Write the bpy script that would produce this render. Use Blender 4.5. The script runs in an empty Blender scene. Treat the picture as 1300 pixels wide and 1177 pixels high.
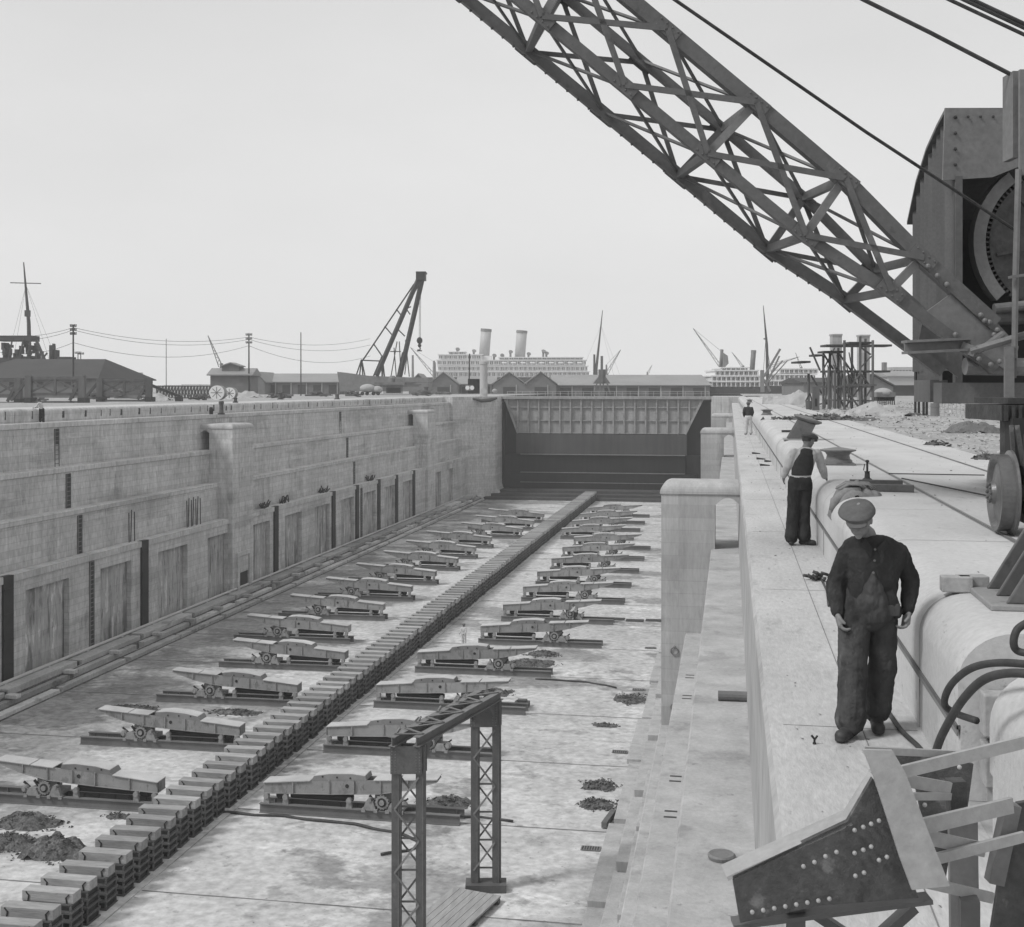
import bpy, bmesh, math, random
from math import sin, cos, pi, radians, sqrt
from mathutils import Vector, Matrix, noise
random.seed(7)
S = bpy.context.scene
C = S.collection
# ------------------------------------------------------------------ camera
F, HV, CU = 1550.0, 493.0, 650.0
PSI = math.atan(277 / 1550.0)
cs, sn = cos(PSI), sin(PSI)
CZ = 1.45
cd = bpy.data.cameras.new('camera'); cam = bpy.data.objects.new('camera', cd); C.objects.link(cam)
cam.location = (0, 0, CZ); cam.rotation_euler = (pi / 2, 0, PSI)
cd.sensor_width = 36; cd.lens = 36 * F / 1300
cd.shift_y = -(588.5 - HV) / 1300
cd.clip_start = .1; cd.clip_end = 6000
S.camera = cam
S.cycles.volume_bounces = 3
# ------------------------------------------------------------------ light
SUN_EL, SUN_AZ = radians(48), radians(-125)      # azimuth measured from +Y towards +X
w = bpy.data.worlds.new('World'); S.world = w; w.use_nodes = True
nt = w.node_tree; nt.nodes.clear()
def N(t, typ, **k):
    n = t.nodes.new(typ)
    for a, b in k.items(): setattr(n, a, b)
    return n
sky = N(nt, 'ShaderNodeTexSky', sky_type='NISHITA', sun_disc=False, sun_elevation=SUN_EL, sun_rotation=SUN_AZ, dust_density=4, air_density=1.0)
bw = N(nt, 'ShaderNodeRGBToBW'); nt.links.new(sky.outputs[0], bw.inputs[0])
tc = N(nt, 'ShaderNodeTexCoord'); mp = N(nt, 'ShaderNodeMapping'); mp.inputs['Scale'].default_value = (1, 1, 3)
nz = N(nt, 'ShaderNodeTexNoise'); nz.inputs['Scale'].default_value = 1.6; nz.inputs['Detail'].default_value = 5
nt.links.new(tc.outputs['Generated'], mp.inputs[0]); nt.links.new(mp.outputs[0], nz.inputs['Vector'])
mr = N(nt, 'ShaderNodeMapRange'); mr.inputs['From Min'].default_value = .3; mr.inputs['From Max'].default_value = .7
mr.inputs['To Min'].default_value = 6.6; mr.inputs['To Max'].default_value = 7.7
nt.links.new(nz.outputs['Fac'], mr.inputs['Value'])
mx = N(nt, 'ShaderNodeMix', data_type='FLOAT'); mx.inputs[0].default_value = .93     # nearly all cloud, a little of the sky above it
nt.links.new(bw.outputs[0], mx.inputs[2]); nt.links.new(mr.outputs[0], mx.inputs[3])
sp_ = N(nt, 'ShaderNodeSeparateXYZ'); nt.links.new(tc.outputs['Generated'], sp_.inputs[0])   # cloud is brightest low down
gr_ = N(nt, 'ShaderNodeMapRange'); nt.links.new(sp_.outputs[2], gr_.inputs[0])
for i, q in enumerate((0, .35, 1.14, .97)): gr_.inputs[i + 1].default_value = q
ml = N(nt, 'ShaderNodeMath', operation='MULTIPLY'); nt.links.new(mx.outputs[0], ml.inputs[0]); nt.links.new(gr_.outputs[0], ml.inputs[1])
bg = N(nt, 'ShaderNodeBackground'); bg.inputs['Strength'].default_value = .1
nt.links.new(ml.outputs[0], bg.inputs['Color'])
wo = N(nt, 'ShaderNodeOutputWorld'); nt.links.new(bg.outputs[0], wo.inputs[0])
sl = bpy.data.lights.new('sun', 'SUN'); sl.energy = 2.2; sl.angle = radians(12); sl.color = (1, 1, 1)
so = bpy.data.objects.new('sun', sl); C.objects.link(so)
sd = Vector((sin(SUN_AZ) * cos(SUN_EL), cos(SUN_AZ) * cos(SUN_EL), sin(SUN_EL)))
so.rotation_euler = sd.to_track_quat('Z', 'Y').to_euler()
S.view_settings.view_transform = 'Standard'; S.view_settings.look = 'None'; S.view_settings.exposure = 0.04; S.view_settings.gamma = 1
# ------------------------------------------------------------------ helpers
def c2w(xc, zc, h=0.0):           # camera-aligned ground frame -> world (h is height above the quay)
    return Vector((xc * cs - zc * sn, xc * sn + zc * cs, h))
def P(u, v, zc): return c2w((u - CU) / F * zc, zc, CZ + (HV - v) / F * zc)
def G(u, v, H): return P(u, v, F * H / (v - HV))
class MB:
    def __init__(s): s.v = []; s.f = []
    def add(s, vs, fs):
        b = len(s.v); s.v += [tuple(x) for x in vs]; s.f += [tuple(b + i for i in f) for f in fs]
        return s
    def box(s, x0, x1, y0, y1, z0, z1):
        if x0 > x1: x0, x1 = x1, x0
        if y0 > y1: y0, y1 = y1, y0
        if z0 > z1: z0, z1 = z1, z0
        return s.add([(x0,y0,z0),(x1,y0,z0),(x1,y1,z0),(x0,y1,z0),(x0,y0,z1),(x1,y0,z1),(x1,y1,z1),(x0,y1,z1)],
              [(0,3,2,1),(4,5,6,7),(0,1,5,4),(1,2,6,5),(2,3,7,6),(3,0,4,7)])
    def bar(s, a, b, w, h=None, up=(0, 0, 1)):
        a = Vector(a); b = Vector(b); d = (b - a)
        if d.length < 1e-6: return s
        d.normalize(); h = h or w
        u = Vector(up)
        if abs(d.dot(u)) > .98: u = Vector((0, 1, 0)) if abs(d.y) < .9 else Vector((1, 0, 0))
        r = d.cross(u).normalized(); u = r.cross(d).normalized()
        vs = []
        for p in (a, b):
            for i, j in ((-1,-1),(1,-1),(1,1),(-1,1)): vs.append(p + r * (i * w / 2) + u * (j * h / 2))
        return s.add(vs, [(0,1,2,3),(7,6,5,4),(0,4,5,1),(1,5,6,2),(2,6,7,3),(3,7,4,0)])
    def ibeam(s, a, b, w, h, t=.03, up=(0, 0, 1)):
        a = Vector(a); b = Vector(b); d = (b - a).normalized(); u = Vector(up)
        r = d.cross(u).normalized(); u = r.cross(d).normalized()
        s.bar(a, b, t, h - 2 * t, up); s.bar(a + u * (h / 2 - t / 2), b + u * (h / 2 - t / 2), w, t, up)
        s.bar(a - u * (h / 2 - t / 2), b - u * (h / 2 - t / 2), w, t, up)
        return s
    def tube(s, pts, rad, n=8, cap=True, flat=1.0):
        pts = [Vector(p) for p in pts]
        if not isinstance(rad, (list, tuple)): rad = [rad] * len(pts)
        vs = []; prev = None
        for i, p in enumerate(pts):
            d = (pts[min(i + 1, len(pts) - 1)] - pts[max(i - 1, 0)])
            if d.length < 1e-9: d = Vector((0, 0, 1))
            d.normalize()
            if prev is None:
                u = Vector((0, 0, 1)) if abs(d.z) < .9 else Vector((0, 1, 0))
            else: u = prev
            r = d.cross(u)
            if r.length < 1e-6: r = d.cross(Vector((1, .3, 0)))
            r.normalize(); u = r.cross(d).normalized(); prev = u
            for k in range(n):
                a = 2 * pi * k / n
                vs.append(p + (r * cos(a) + u * sin(a) * flat) * rad[i])
        fs = []
        for i in range(len(pts) - 1):
            for k in range(n):
                k2 = (k + 1) % n
                fs.append((i * n + k, i * n + k2, (i + 1) * n + k2, (i + 1) * n + k))
        if cap:
            fs.append(tuple(range(n - 1, -1, -1))); fs.append(tuple((len(pts) - 1) * n + k for k in range(n)))
        return s.add(vs, fs)
    def limb(s, pts, rad, n=14, flat=1.0):           # tube with rounded ends
        pts = [Vector(p) for p in pts]; rad = list(rad)
        a = (pts[0] - pts[1]).normalized(); b = (pts[-1] - pts[-2]).normalized()
        P2 = [pts[0] + a * rad[0] * .95, pts[0] + a * rad[0] * .6] + pts + [pts[-1] + b * rad[-1] * .6, pts[-1] + b * rad[-1] * .95]
        R2 = [rad[0] * .3, rad[0] * .8] + rad + [rad[-1] * .8, rad[-1] * .3]
        return s.tube(P2, R2, n, True, flat)
    def rings(s, rs, n=24, e=2.3):                  # (cx,cy,cz,rx,ry[,tiltx]) superellipse rings
        vs = []
        for r in rs:
            cx, cy, cz, rx, ry = r[:5]; ty = r[5] if len(r) > 5 else 0; tx = r[6] if len(r) > 6 else 0
            for k in range(n):
                a = 2 * pi * k / n; ca, sa = cos(a), sin(a)
                x = math.copysign(abs(ca) ** (2 / e), ca) * rx; y = math.copysign(abs(sa) ** (2 / e), sa) * ry
                vs.append((cx + x, cy + y, cz + y * ty + x * tx))
        fs = []
        for i in range(len(rs) - 1):
            for k in range(n):
                k2 = (k + 1) % n; fs.append((i * n + k, i * n + k2, (i + 1) * n + k2, (i + 1) * n + k))
        fs.append(tuple(range(n - 1, -1, -1))); fs.append(tuple((len(rs) - 1) * n + k for k in range(n)))
        return s.add(vs, fs)
    def ball(s, c, rx, ry=None, rz=None, n=12, m=8):
        ry = ry or rx; rz = rz or rx
        rs = []
        for i in range(m + 1):
            t = pi * (i + .25) / (m + .5) if 0 < i < m else (0.06 if i == 0 else pi - .06)
            rs.append((c[0], c[1], c[2] - cos(t) * rz, sin(t) * rx, sin(t) * ry))
        return s.rings(rs, n, 2)
    def prism(s, poly, axis, a, b):                 # polygon extruded along an axis
        n = len(poly); vs = []
        for t in (a, b):
            for p, q in poly:
                vs.append({'x': (t, p, q), 'y': (p, t, q), 'z': (p, q, t)}[axis])
        fs = [tuple(range(n)), tuple(range(2 * n - 1, n - 1, -1))]
        for k in range(n):
            k2 = (k + 1) % n; fs.append((k, k + n, k2 + n, k2))
        return s.add(vs, fs)
    def lathe(s, prof, c, axis='z', n=20):          # prof: (radius, height)
        vs = []
        for r, h in prof:
            for k in range(n):
                a = 2 * pi * k / n; p, q = r * cos(a), r * sin(a)
                o = {'z': (p, q, h), 'x': (h, p, q), 'y': (p, h, q)}[axis]
                vs.append((c[0] + o[0], c[1] + o[1], c[2] + o[2]))
        fs = []
        for i in range(len(prof) - 1):
            for k in range(n):
                k2 = (k + 1) % n; fs.append((i * n + k, i * n + k2, (i + 1) * n + k2, (i + 1) * n + k))
        fs.append(tuple(range(n - 1, -1, -1))); fs.append(tuple((len(prof) - 1) * n + k for k in range(n)))
        return s.add(vs, fs)
    def xf(s, M):
        s.v = [tuple(M @ Vector(p)) for p in s.v]; return s
    def join(s, o): return s.add(o.v, o.f)
    def pieces(s):
        n = len(s.v); par = list(range(n))
        def find(a):
            while par[a] != a: par[a] = par[par[a]]; a = par[a]
            return a
        for f in s.f:
            a = find(f[0])
            for j in f[1:]: par[find(j)] = a
        isl = {}
        for i in range(n): isl.setdefault(find(i), []).append(i)
        keys = list(isl); k = len(keys)
        if k < 2 or k > 260: return None
        bb = []
        for q in keys:
            p = [s.v[i] for i in isl[q]]; lo = [min(t[j] for t in p) for j in range(3)]; hi = [max(t[j] for t in p) for j in range(3)]
            bb.append((lo, hi, max(hi[j] - lo[j] for j in range(3))))
        cp = list(range(k))
        def cf(a):
            while cp[a] != a: cp[a] = cp[cp[a]]; a = cp[a]
            return a
        for a in range(k):
            la, ha, sa = bb[a]
            for b in range(a + 1, k):
                lb, hb, sb = bb[b]
                g = sum(max(0., la[j] - hb[j], lb[j] - ha[j]) ** 2 for j in range(3)) ** .5
                if g <= max(.02, .46 * max(sa, sb)):
                    ra, rb = cf(a), cf(b)
                    if ra != rb: cp[rb] = ra
        gr = {}
        for a in range(k): gr.setdefault(cf(a), []).append(keys[a])
        if len(gr) < 2 or len(gr) > 90: return None
        vf = {}
        for f in s.f: vf.setdefault(find(f[0]), []).append(f)
        out = []
        for ks in gr.values():
            m = MB(); mp_ = {}
            for q in ks:
                for i in isl[q]: mp_[i] = len(m.v); m.v.append(s.v[i])
            for q in ks:
                for f in vf.get(q, []): m.f.append(tuple(mp_[i] for i in f))
            out.append(m)
        return out
    def build(s, name, m, parent=None, smooth=False, bevel=0, loc=None):
        if parent is not None:
            ps = s.pieces()
            if ps:
                s.all = []
                for q in ps: s.all += q.build1(name, m, parent, smooth, bevel, loc)
                return s.all[0]
        s.all = s.build1(name, m, parent, smooth, bevel, loc); return s.all[0]
    def build1(s, name, m, parent=None, smooth=False, bevel=0, loc=None):
        me = bpy.data.meshes.new(name); me.from_pydata(s.v, [], s.f); me.update()
        bm = bmesh.new(); bm.from_mesh(me); bmesh.ops.recalc_face_normals(bm, faces=bm.faces); bm.to_mesh(me); bm.free()
        if smooth:
            for p in me.polygons: p.use_smooth = True
        me.materials.append(m)
        o = bpy.data.objects.new(name, me); C.objects.link(o)
        if parent: o.parent = parent
        if loc is not None: o.location = loc
        if bevel:
            b = o.modifiers.new('b', 'BEVEL'); b.width = bevel; b.segments = 2; b.limit_method = 'ANGLE'; b.angle_limit = radians(40)
        return [o]
def tag(o, label=None, cat=None, group=None, kind=None):
    if label: o['label'] = label
    if cat: o['category'] = cat
    if group: o['group'] = group
    if kind: o['kind'] = kind
    return o
def thing(name, label, cat, loc=(0, 0, 0), rz=0, group=None):
    o = bpy.data.objects.new(name, None); C.objects.link(o); o.empty_display_size = .2
    o.location = loc; o.rotation_euler = (0, 0, rz)
    return tag(o, label, cat, group)
def copy_tree(o, parent=None):
    c = o.copy(); C.objects.link(c)
    if parent: c.parent = parent
    for ch in [x for x in o.children]: copy_tree(ch, c)
    return c
def mat(name, v, rough=.85, amp=.2, scale=.8, stretch=(1, 1, 1), bump=.3, bscale=25, metal=0.0, spec=.3, streak=0.0, boards=None, patch=None, rnd=0.0, grain=.12, gscale=30, gstr=(1,1,1), bdist=.02):
    m = bpy.data.materials.new(name); m.use_nodes = True; t = m.node_tree; L = t.links
    b = t.nodes['Principled BSDF']; b.inputs['Roughness'].default_value = rough; b.inputs['Metallic'].default_value = metal
    b.inputs['Specular IOR Level'].default_value = spec
    geo = N(t, 'ShaderNodeNewGeometry'); pos = geo.outputs['Position']
    def nse(sc, st, det=6, ro=.6):
        mpn = N(t, 'ShaderNodeMapping'); mpn.inputs['Scale'].default_value = st; L.new(pos, mpn.inputs[0])
        n = N(t, 'ShaderNodeTexNoise'); n.inputs['Scale'].default_value = sc; n.inputs['Detail'].default_value = det; n.inputs['Roughness'].default_value = ro
        L.new(mpn.outputs[0], n.inputs['Vector']); return n.outputs['Fac']
    def rng(x, a, b_, c, d):
        r = N(t, 'ShaderNodeMapRange'); L.new(x, r.inputs[0])
        for i, q in enumerate((a, b_, c, d)): r.inputs[i + 1].default_value = q
        return r.outputs[0]
    def mul(a, b_):
        q = N(t, 'ShaderNodeMath', operation='MULTIPLY')
        for i, x in enumerate((a, b_)):
            if isinstance(x, (int, float)): q.inputs[i].default_value = x
            else: L.new(x, q.inputs[i])
        return q.outputs[0]
    col = mul(rng(nse(scale, stretch), .25, .75, 1 - amp, 1 + amp), v)
    if grain: col = mul(col, rng(nse(gscale, gstr, 3), .25, .75, 1 - grain, 1 + grain))
    if streak: col = mul(col, rng(nse(1.0, (1.6, 1.6, .07), 5, .7), .3, .7, 1 - streak, 1 + streak * .6))
    bh = nse(bscale, gstr, 5, .65)
    if boards:
        rh, bwid, dk = boards
        sep = N(t, 'ShaderNodeSeparateXYZ'); L.new(pos, sep.inputs[0])
        ad = N(t, 'ShaderNodeMath', operation='ADD'); L.new(sep.outputs[0], ad.inputs[0]); L.new(sep.outputs[1], ad.inputs[1])
        cb = N(t, 'ShaderNodeCombineXYZ'); L.new(ad.outputs[0], cb.inputs[0]); L.new(sep.outputs[2], cb.inputs[1])
        br = N(t, 'ShaderNodeTexBrick'); L.new(cb.outputs[0], br.inputs['Vector'])
        br.inputs['Scale'].default_value = 1; br.inputs['Brick Width'].default_value = bwid; br.inputs['Row Height'].default_value = rh
        br.inputs['Mortar Size'].default_value = min(.02, rh * .1); br.inputs['Mortar Smooth'].default_value = .6
        br.inputs['Color1'].default_value = (1, 1, 1, 1); br.inputs['Color2'].default_value = (.86, .86, .86, 1); br.inputs['Mortar'].default_value = (dk, dk, dk, 1)
        bb = N(t, 'ShaderNodeRGBToBW'); L.new(br.outputs['Color'], bb.inputs[0])
        sn_ = N(t, 'ShaderNodeSeparateXYZ'); L.new(geo.outputs['True Normal'], sn_.inputs[0])
        ab = N(t, 'ShaderNodeMath', operation='ABSOLUTE'); L.new(sn_.outputs[2], ab.inputs[0])
        mxb = N(t, 'ShaderNodeMix', data_type='FLOAT'); L.new(rng(ab.outputs[0], .4, .6, 0, 1), mxb.inputs[0]); L.new(bb.outputs[0], mxb.inputs[2]); mxb.inputs[3].default_value = 1.0
        col = mul(col, mxb.outputs[0])
    if patch:                                       # (scale, stretch, threshold, width, darkness) stains and wet marks
        for pp in patch:
            ps, pst, th, wd, dk = pp[:5]; nn_ = nse(ps, pst, 8, .66)
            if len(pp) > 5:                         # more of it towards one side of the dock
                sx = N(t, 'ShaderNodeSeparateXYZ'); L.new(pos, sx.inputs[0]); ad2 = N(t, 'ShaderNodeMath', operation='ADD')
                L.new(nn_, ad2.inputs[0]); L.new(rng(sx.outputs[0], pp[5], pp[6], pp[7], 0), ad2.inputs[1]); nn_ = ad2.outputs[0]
            pf = rng(nn_, th, th + wd, 1.0, dk)
            col = mul(col, pf)
    if rnd:
        oi = N(t, 'ShaderNodeObjectInfo'); col = mul(col, rng(oi.outputs['Random'], 0, 1, 1 - rnd, 1 + rnd))
    L.new(col, b.inputs['Base Color'])
    if bump:
        bp = N(t, 'ShaderNodeBump'); bp.inputs['Strength'].default_value = bump; bp.inputs['Distance'].default_value = bdist
        L.new(bh, bp.inputs['Height']); L.new(bp.outputs[0], b.inputs['Normal'])
    return m
M = dict(
    rusty=mat('weathered_riveted_steel', .07, rough=.6, amp=.35, scale=3, bump=.35, bscale=40, spec=.4, grain=.3, gscale=30, patch=[(6, (1, 1, 1), .57, .05, 1.7), (2.5, (1, 1, .6), .6, .06, .5)]),
    wall=mat('board_marked_concrete', .53, amp=.16, scale=.3, streak=.16, boards=(.46, 5.5, .68), bump=.5, patch=[(.4, (1, 1, .5), .56, .08, .76), (.2, (.35, .35, 2.2), .56, .05, .8), (2.2, (1, 1, .14), .64, .04, .66), (.9, (1, 1, .12), .66, .05, 1.2)], grain=.22, gscale=5, gstr=(1, 1, .35)),
    wall_low=mat('stained_concrete_panel', .42, amp=.25, scale=.6, streak=.3, boards=(1.5, 1.9, .75), bump=.5, patch=[(.9, (1.3, 1.3, .16), .54, .06, .5), (.8, (1.5, 1.5, .35), .56, .03, 1.5), (2.2, (1.3, 1.3, .2), .6, .04, .5)], grain=.2, gscale=9, gstr=(1, 1, .15)),
    wall_r=mat('light_board_concrete', .41, amp=.16, scale=.5, streak=.2, boards=(.45, 4, .84), bump=.35, grain=.1, gscale=14, gstr=(1, 1, .2), patch=[(.7, (1, 1, .3), .56, .08, .78), (3, (1, 1, .12), .64, .05, .72), (.3, (1, .5, 1), .6, .08, .85)]),
    walk=mat('walkway_concrete', .46, amp=.16, scale=.9, bump=.4, grain=.14, gscale=14, gstr=(1.6, .5, 1), stretch=(1.4, .5, 1), patch=[(1.6, (1.6, .6, 1), .58, .1, .78), (7, (1, .5, 1), .64, .05, .7), (.5, (1, .4, 1), .6, .1, .82)]),
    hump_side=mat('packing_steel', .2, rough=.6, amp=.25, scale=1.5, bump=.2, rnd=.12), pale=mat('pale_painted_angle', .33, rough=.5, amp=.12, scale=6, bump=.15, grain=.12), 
    joint=mat('dark_joint', .2, amp=.3, scale=2, bump=0), fjoint=mat('floor_joint', .2, amp=.45, scale=.5, bump=0, stretch=(1, 1, 1)),  # dark tones of the joint lines: walkway and coping, then floor
    cast=mat('iron_casting', .1, rough=.65, amp=.35, scale=3, bump=.3, spec=.35, grain=.3, gscale=12, rnd=.2),
    quay=mat('quay_concrete', .47, amp=.16, scale=.6, bump=.3, grain=.1, gscale=18, stretch=(1, .5, 1), patch=[(1.1, (1, .7, 1), .58, .12, .8), (9, (1, .6, 1), .63, .06, .66), (.35, (1, .5, 1), .55, .15, .85), (26, (1, 1, 1), .68, .04, .55)]),
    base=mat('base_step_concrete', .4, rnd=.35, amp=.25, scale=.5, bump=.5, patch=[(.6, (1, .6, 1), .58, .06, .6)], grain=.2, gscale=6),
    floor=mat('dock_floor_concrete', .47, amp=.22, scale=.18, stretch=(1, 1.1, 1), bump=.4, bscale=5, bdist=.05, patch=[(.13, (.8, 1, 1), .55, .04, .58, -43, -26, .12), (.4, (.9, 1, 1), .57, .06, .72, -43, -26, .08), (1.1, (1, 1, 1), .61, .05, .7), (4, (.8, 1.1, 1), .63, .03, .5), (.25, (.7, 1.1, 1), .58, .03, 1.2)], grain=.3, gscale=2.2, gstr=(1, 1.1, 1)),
    iron=mat('dark_iron', .045, rough=.6, amp=.35, scale=3, bump=.3, spec=.4, grain=.3, gscale=12),
    jib=mat('crane_paint', .1, rough=.5, amp=.2, scale=1.5, bump=.12, spec=.45, grain=.16, gscale=14, patch=[(5, (1, 1, 1), .6, .08, .7), (2.2, (1, 1, .5), .6, .05, 1.35)]),
    jib_l=mat('crane_paint_worn', .15, rough=.5, amp=.22, scale=1.8, bump=.12, spec=.45, grain=.16, gscale=14),
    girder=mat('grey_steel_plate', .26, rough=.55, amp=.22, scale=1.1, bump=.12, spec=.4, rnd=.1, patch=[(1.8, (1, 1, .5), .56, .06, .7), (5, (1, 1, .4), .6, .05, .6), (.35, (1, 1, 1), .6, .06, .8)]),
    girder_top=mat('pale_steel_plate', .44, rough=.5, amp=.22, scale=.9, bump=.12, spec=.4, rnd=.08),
    rail=mat('base_beam_steel', .17, rough=.6, amp=.2, scale=1.1, bump=.15, rnd=.12),
    gear=mat('gear_casting', .26, rough=.6, amp=.3, scale=5, bump=.2),
    timber=mat('keel_cap_timber', .31, amp=.25, scale=1.2, stretch=(.5, 3, 3), bump=.4, rnd=.22, grain=.22, gscale=6, gstr=(.4, 5, 5), patch=[(2.5, (.5, 2, 2), .6, .1, .65)]),
    dtimber=mat('weathered_timber', .11, amp=.3, scale=1.5, bump=.4, rnd=.15, stretch=(1, 1, .3)),
    plank=mat('pale_plank', .33, amp=.25, scale=1.5, bump=.3, boards=None, stretch=(3, .5, 1)),
    gravel=mat('stony_ground', .33, amp=.35, scale=.45, bump=1, bscale=5, bdist=.08, grain=.45, gscale=5, patch=[(.35, (1, 1, 1), .6, .08, .7)]),
    stone=mat('loose_stones', .36, amp=.3, scale=3, bump=.5, rnd=.2),
    rubble=mat('dark_rubble', .1, amp=.7, scale=3, bump=.6, grain=.4, gscale=12),
    sand=mat('sand_heap', .36, amp=.15, scale=1, bump=.5, grain=.2),
    dsand=mat('dark_spoil', .14, amp=.25, scale=1, bump=.5, grain=.3),
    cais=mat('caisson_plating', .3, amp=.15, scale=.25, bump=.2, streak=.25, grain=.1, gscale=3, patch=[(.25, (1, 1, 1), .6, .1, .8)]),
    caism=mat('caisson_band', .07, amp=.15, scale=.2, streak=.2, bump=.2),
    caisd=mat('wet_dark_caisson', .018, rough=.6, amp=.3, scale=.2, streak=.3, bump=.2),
    brick=mat('shed_brick', .17, amp=.12, scale=.3, bump=.3, boards=(.6, 1.4, .85)),
    roof=mat('sheet_roof', .26, amp=.12, scale=.15, bump=.2, boards=None, grain=.1, gscale=2),
    droof=mat('dark_slate_roof', .055, amp=.15, scale=.3, bump=.3, grain=.15),
    white=mat('white_ship_paint', .72, amp=.08, scale=.2, bump=.05, rough=.5),
    buff=mat('funnel_paint', .4, amp=.08, scale=.2, bump=.05, rough=.5),
    hull=mat('dark_hull', .05, amp=.2, scale=.1, bump=.05),
    glass=mat('dark_window', .06, amp=.2, scale=1, bump=0, rough=.25),
    black=mat('black_steel', .03, rough=.6, amp=.3, scale=1, bump=.1),
    corr=mat('corrugated_sheet', .13, rough=.55, amp=.15, scale=1.5, bump=.1, streak=.2),
    cloth=mat('overall_denim', .04, rough=.95, amp=.4, scale=6, bump=.9, bscale=13, spec=.1, bdist=.03, stretch=(1, 1, .6), grain=.2, gscale=13, gstr=(1, 1, .5), patch=[(11, (1, 1, .35), .6, .05, 1.45)]),
    cloth2=mat('worn_dungarees', .065, rough=.95, amp=.45, scale=5, bump=.9, bscale=12, spec=.1, bdist=.03, stretch=(1, 1, .6), grain=.2, gscale=12, gstr=(1, 1, .45), patch=[(9, (1, 1, .4), .58, .06, 1.5), (4, (1, 1, .5), .6, .06, .65)]),
    vest=mat('black_waistcoat', .05, rough=.95, amp=.2, scale=6, bump=.4, spec=.1, bdist=.004),
    trous=mat('dark_trousers', .045, rough=.95, amp=.35, scale=6, bump=.8, bscale=12, spec=.1, bdist=.025, gscale=12, gstr=(1, 1, .4), patch=[(8, (1, 1, .35), .6, .05, 1.4)]),
    shirt=mat('pale_shirt', .5, rough=.95, amp=.18, scale=9, bump=.8, bscale=14, spec=.1, bdist=.025, gscale=14, gstr=(1, 1, .4), patch=[(10, (1, 1, .3), .6, .05, .7)]),
    cap=mat('tweed_cap', .11, rough=1, amp=.2, scale=10, bump=.4, bscale=90, spec=.05, bdist=.003),
    skin=mat('skin', .2, rough=.6, amp=.12, scale=12, bump=.2, spec=.3, bdist=.003),
    leather=mat('boot_leather', .04, rough=.6, amp=.3, scale=14, bump=.3, spec=.4, bdist=.004),
    canvas=mat('canvas_sheet', .2, amp=.2, scale=5, bump=.6, bdist=.01),
    water=mat('basin_water', .08, rough=.12, amp=.1, scale=.1, bump=.3, bscale=.6, spec=.5),
    hose=mat('rubber_hose', .05, rough=.6, amp=.3, scale=8, bump=.2),
    wire=mat('wire', .05, rough=.7, amp=.1, scale=1, bump=0),
    farbldg=mat('pale_far_building', .4, amp=.1, scale=.1, bump=.1),
    hump=mat('wheel_tread_steel', .12, rough=.4, amp=.25, scale=6, bump=.15, spec=.5, metal=.3),
)
# ------------------------------------------------------------------ levels (camera eye is 1.45 above the quay)
ZW, Z1, Z2, Z3, ZP, ZF = -1.0, -4.25, -7.25, -10.55, -17.25, -18.25
XR, XL = -2.4, -45.5
Y0, Y1 = -18.0, 211.0
YC = 222.6
D = [0, .95, 1.85, 2.7, 2.77, 3.75, 4.15]
def quad(mb, a, b, c, d): mb.add([a, b, c, d], [(0, 1, 2, 3)])
def profile(side):                 # (x,z) from the base platform up to the quay
    X = (lambda d: XR + d) if side > 0 else (lambda d: XL - d)
    p = [(X(0), ZP - 1.2), (X(0), Z3 - .5), (X(-.05), Z3 - .47), (X(-.05), Z3 - .03), (X(-.02), Z3), (X(D[1]), Z3)]
    for i, z0, z1 in ((1, Z3, Z2), (2, Z2, Z1), (3, Z1, ZW)):
        d = D[i]; dd = D[i + 1] - (.07 if i == 3 else 0)
        d2 = d if i < 3 else D[4]
        p += [(X(d2), z1 - .42), (X(d2 - .12), z1 - .36), (X(d2 - .12), z1 - .05), (X(d2 - .09), z1)]
        p += [(X(D[i + 1] if i < 3 else D[5]), z1)]
    x5 = D[5]
    p += [(X(x5), -.56), (X(x5 - .015), -.555), (X(x5 - .015), -.3)]
    for k in range(1, 9):
        a = pi / 2 * k / 8; p.append((X(x5 - .015 + .34 * (1 - cos(a))), -.3 + .3 * sin(a)))
    p += [(X(x5 + 1.2), 0.0)]
    return p
def sweep(mb, prof, ya, yb, step=6.0):
    n = max(1, int(round((yb - ya) / step))); vs = []
    for i in range(n + 1):
        y = ya + (yb - ya) * i / n
        for x, z in prof: vs.append((x, y, z))
    k = len(prof); fs = []
    for i in range(n):
        for j in range(k - 1): fs.append((i * k + j, i * k + j + 1, (i + 1) * k + j + 1, (i + 1) * k + j))
    mb.add(vs, fs)
# ---- ground
def ring_ground():
    mb = MB(); B = 1200
    def r(x0, x1, y0, y1, z=-.03): quad(mb, (x0, y0, z), (x1, y0, z), (x1, y1, z), (x0, y1, z))
    r(5.3, B, Y0 - 60, 330); r(-B, XL - 5.0, Y0 - 60, 330)
    r(-B, XL - 5.0, 330, 330.01)
    return mb
tag(ring_ground().build('ground', M['gravel']), kind='structure')
g = MB(); quad(g, (-1200, 330, -.03), (1200, 330, -.03), (1200, 1250, -.03), (-1200, 1250, -.03))
quad(g, (XL - 5, 236, -.03), (-46, 236, -.03), (-46, 330, -.03), (XL - 5, 330, -.03))
quad(g, (2.5, 236, -.03), (5.3, 236, -.03), (5.3, 330, -.03), (2.5, 330, -.03))
tag(g.build('far_ground', M['gravel']), kind='structure')
g = MB(); quad(g, (XR + D[5] + 1.2, Y0, 0), (5.3, Y0, 0), (5.3, 236, 0), (XR + D[5] + 1.2, 236, 0)); quad(g, (XR + D[5] + .41, Y1, -.004), (XR + D[5] + 1.2, Y1, -.004), (XR + D[5] + 1.2, 236, -.004), (XR + D[5] + .41, 236, -.004))
tag(g.build('quay_apron', M['quay']), kind='structure')
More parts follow.
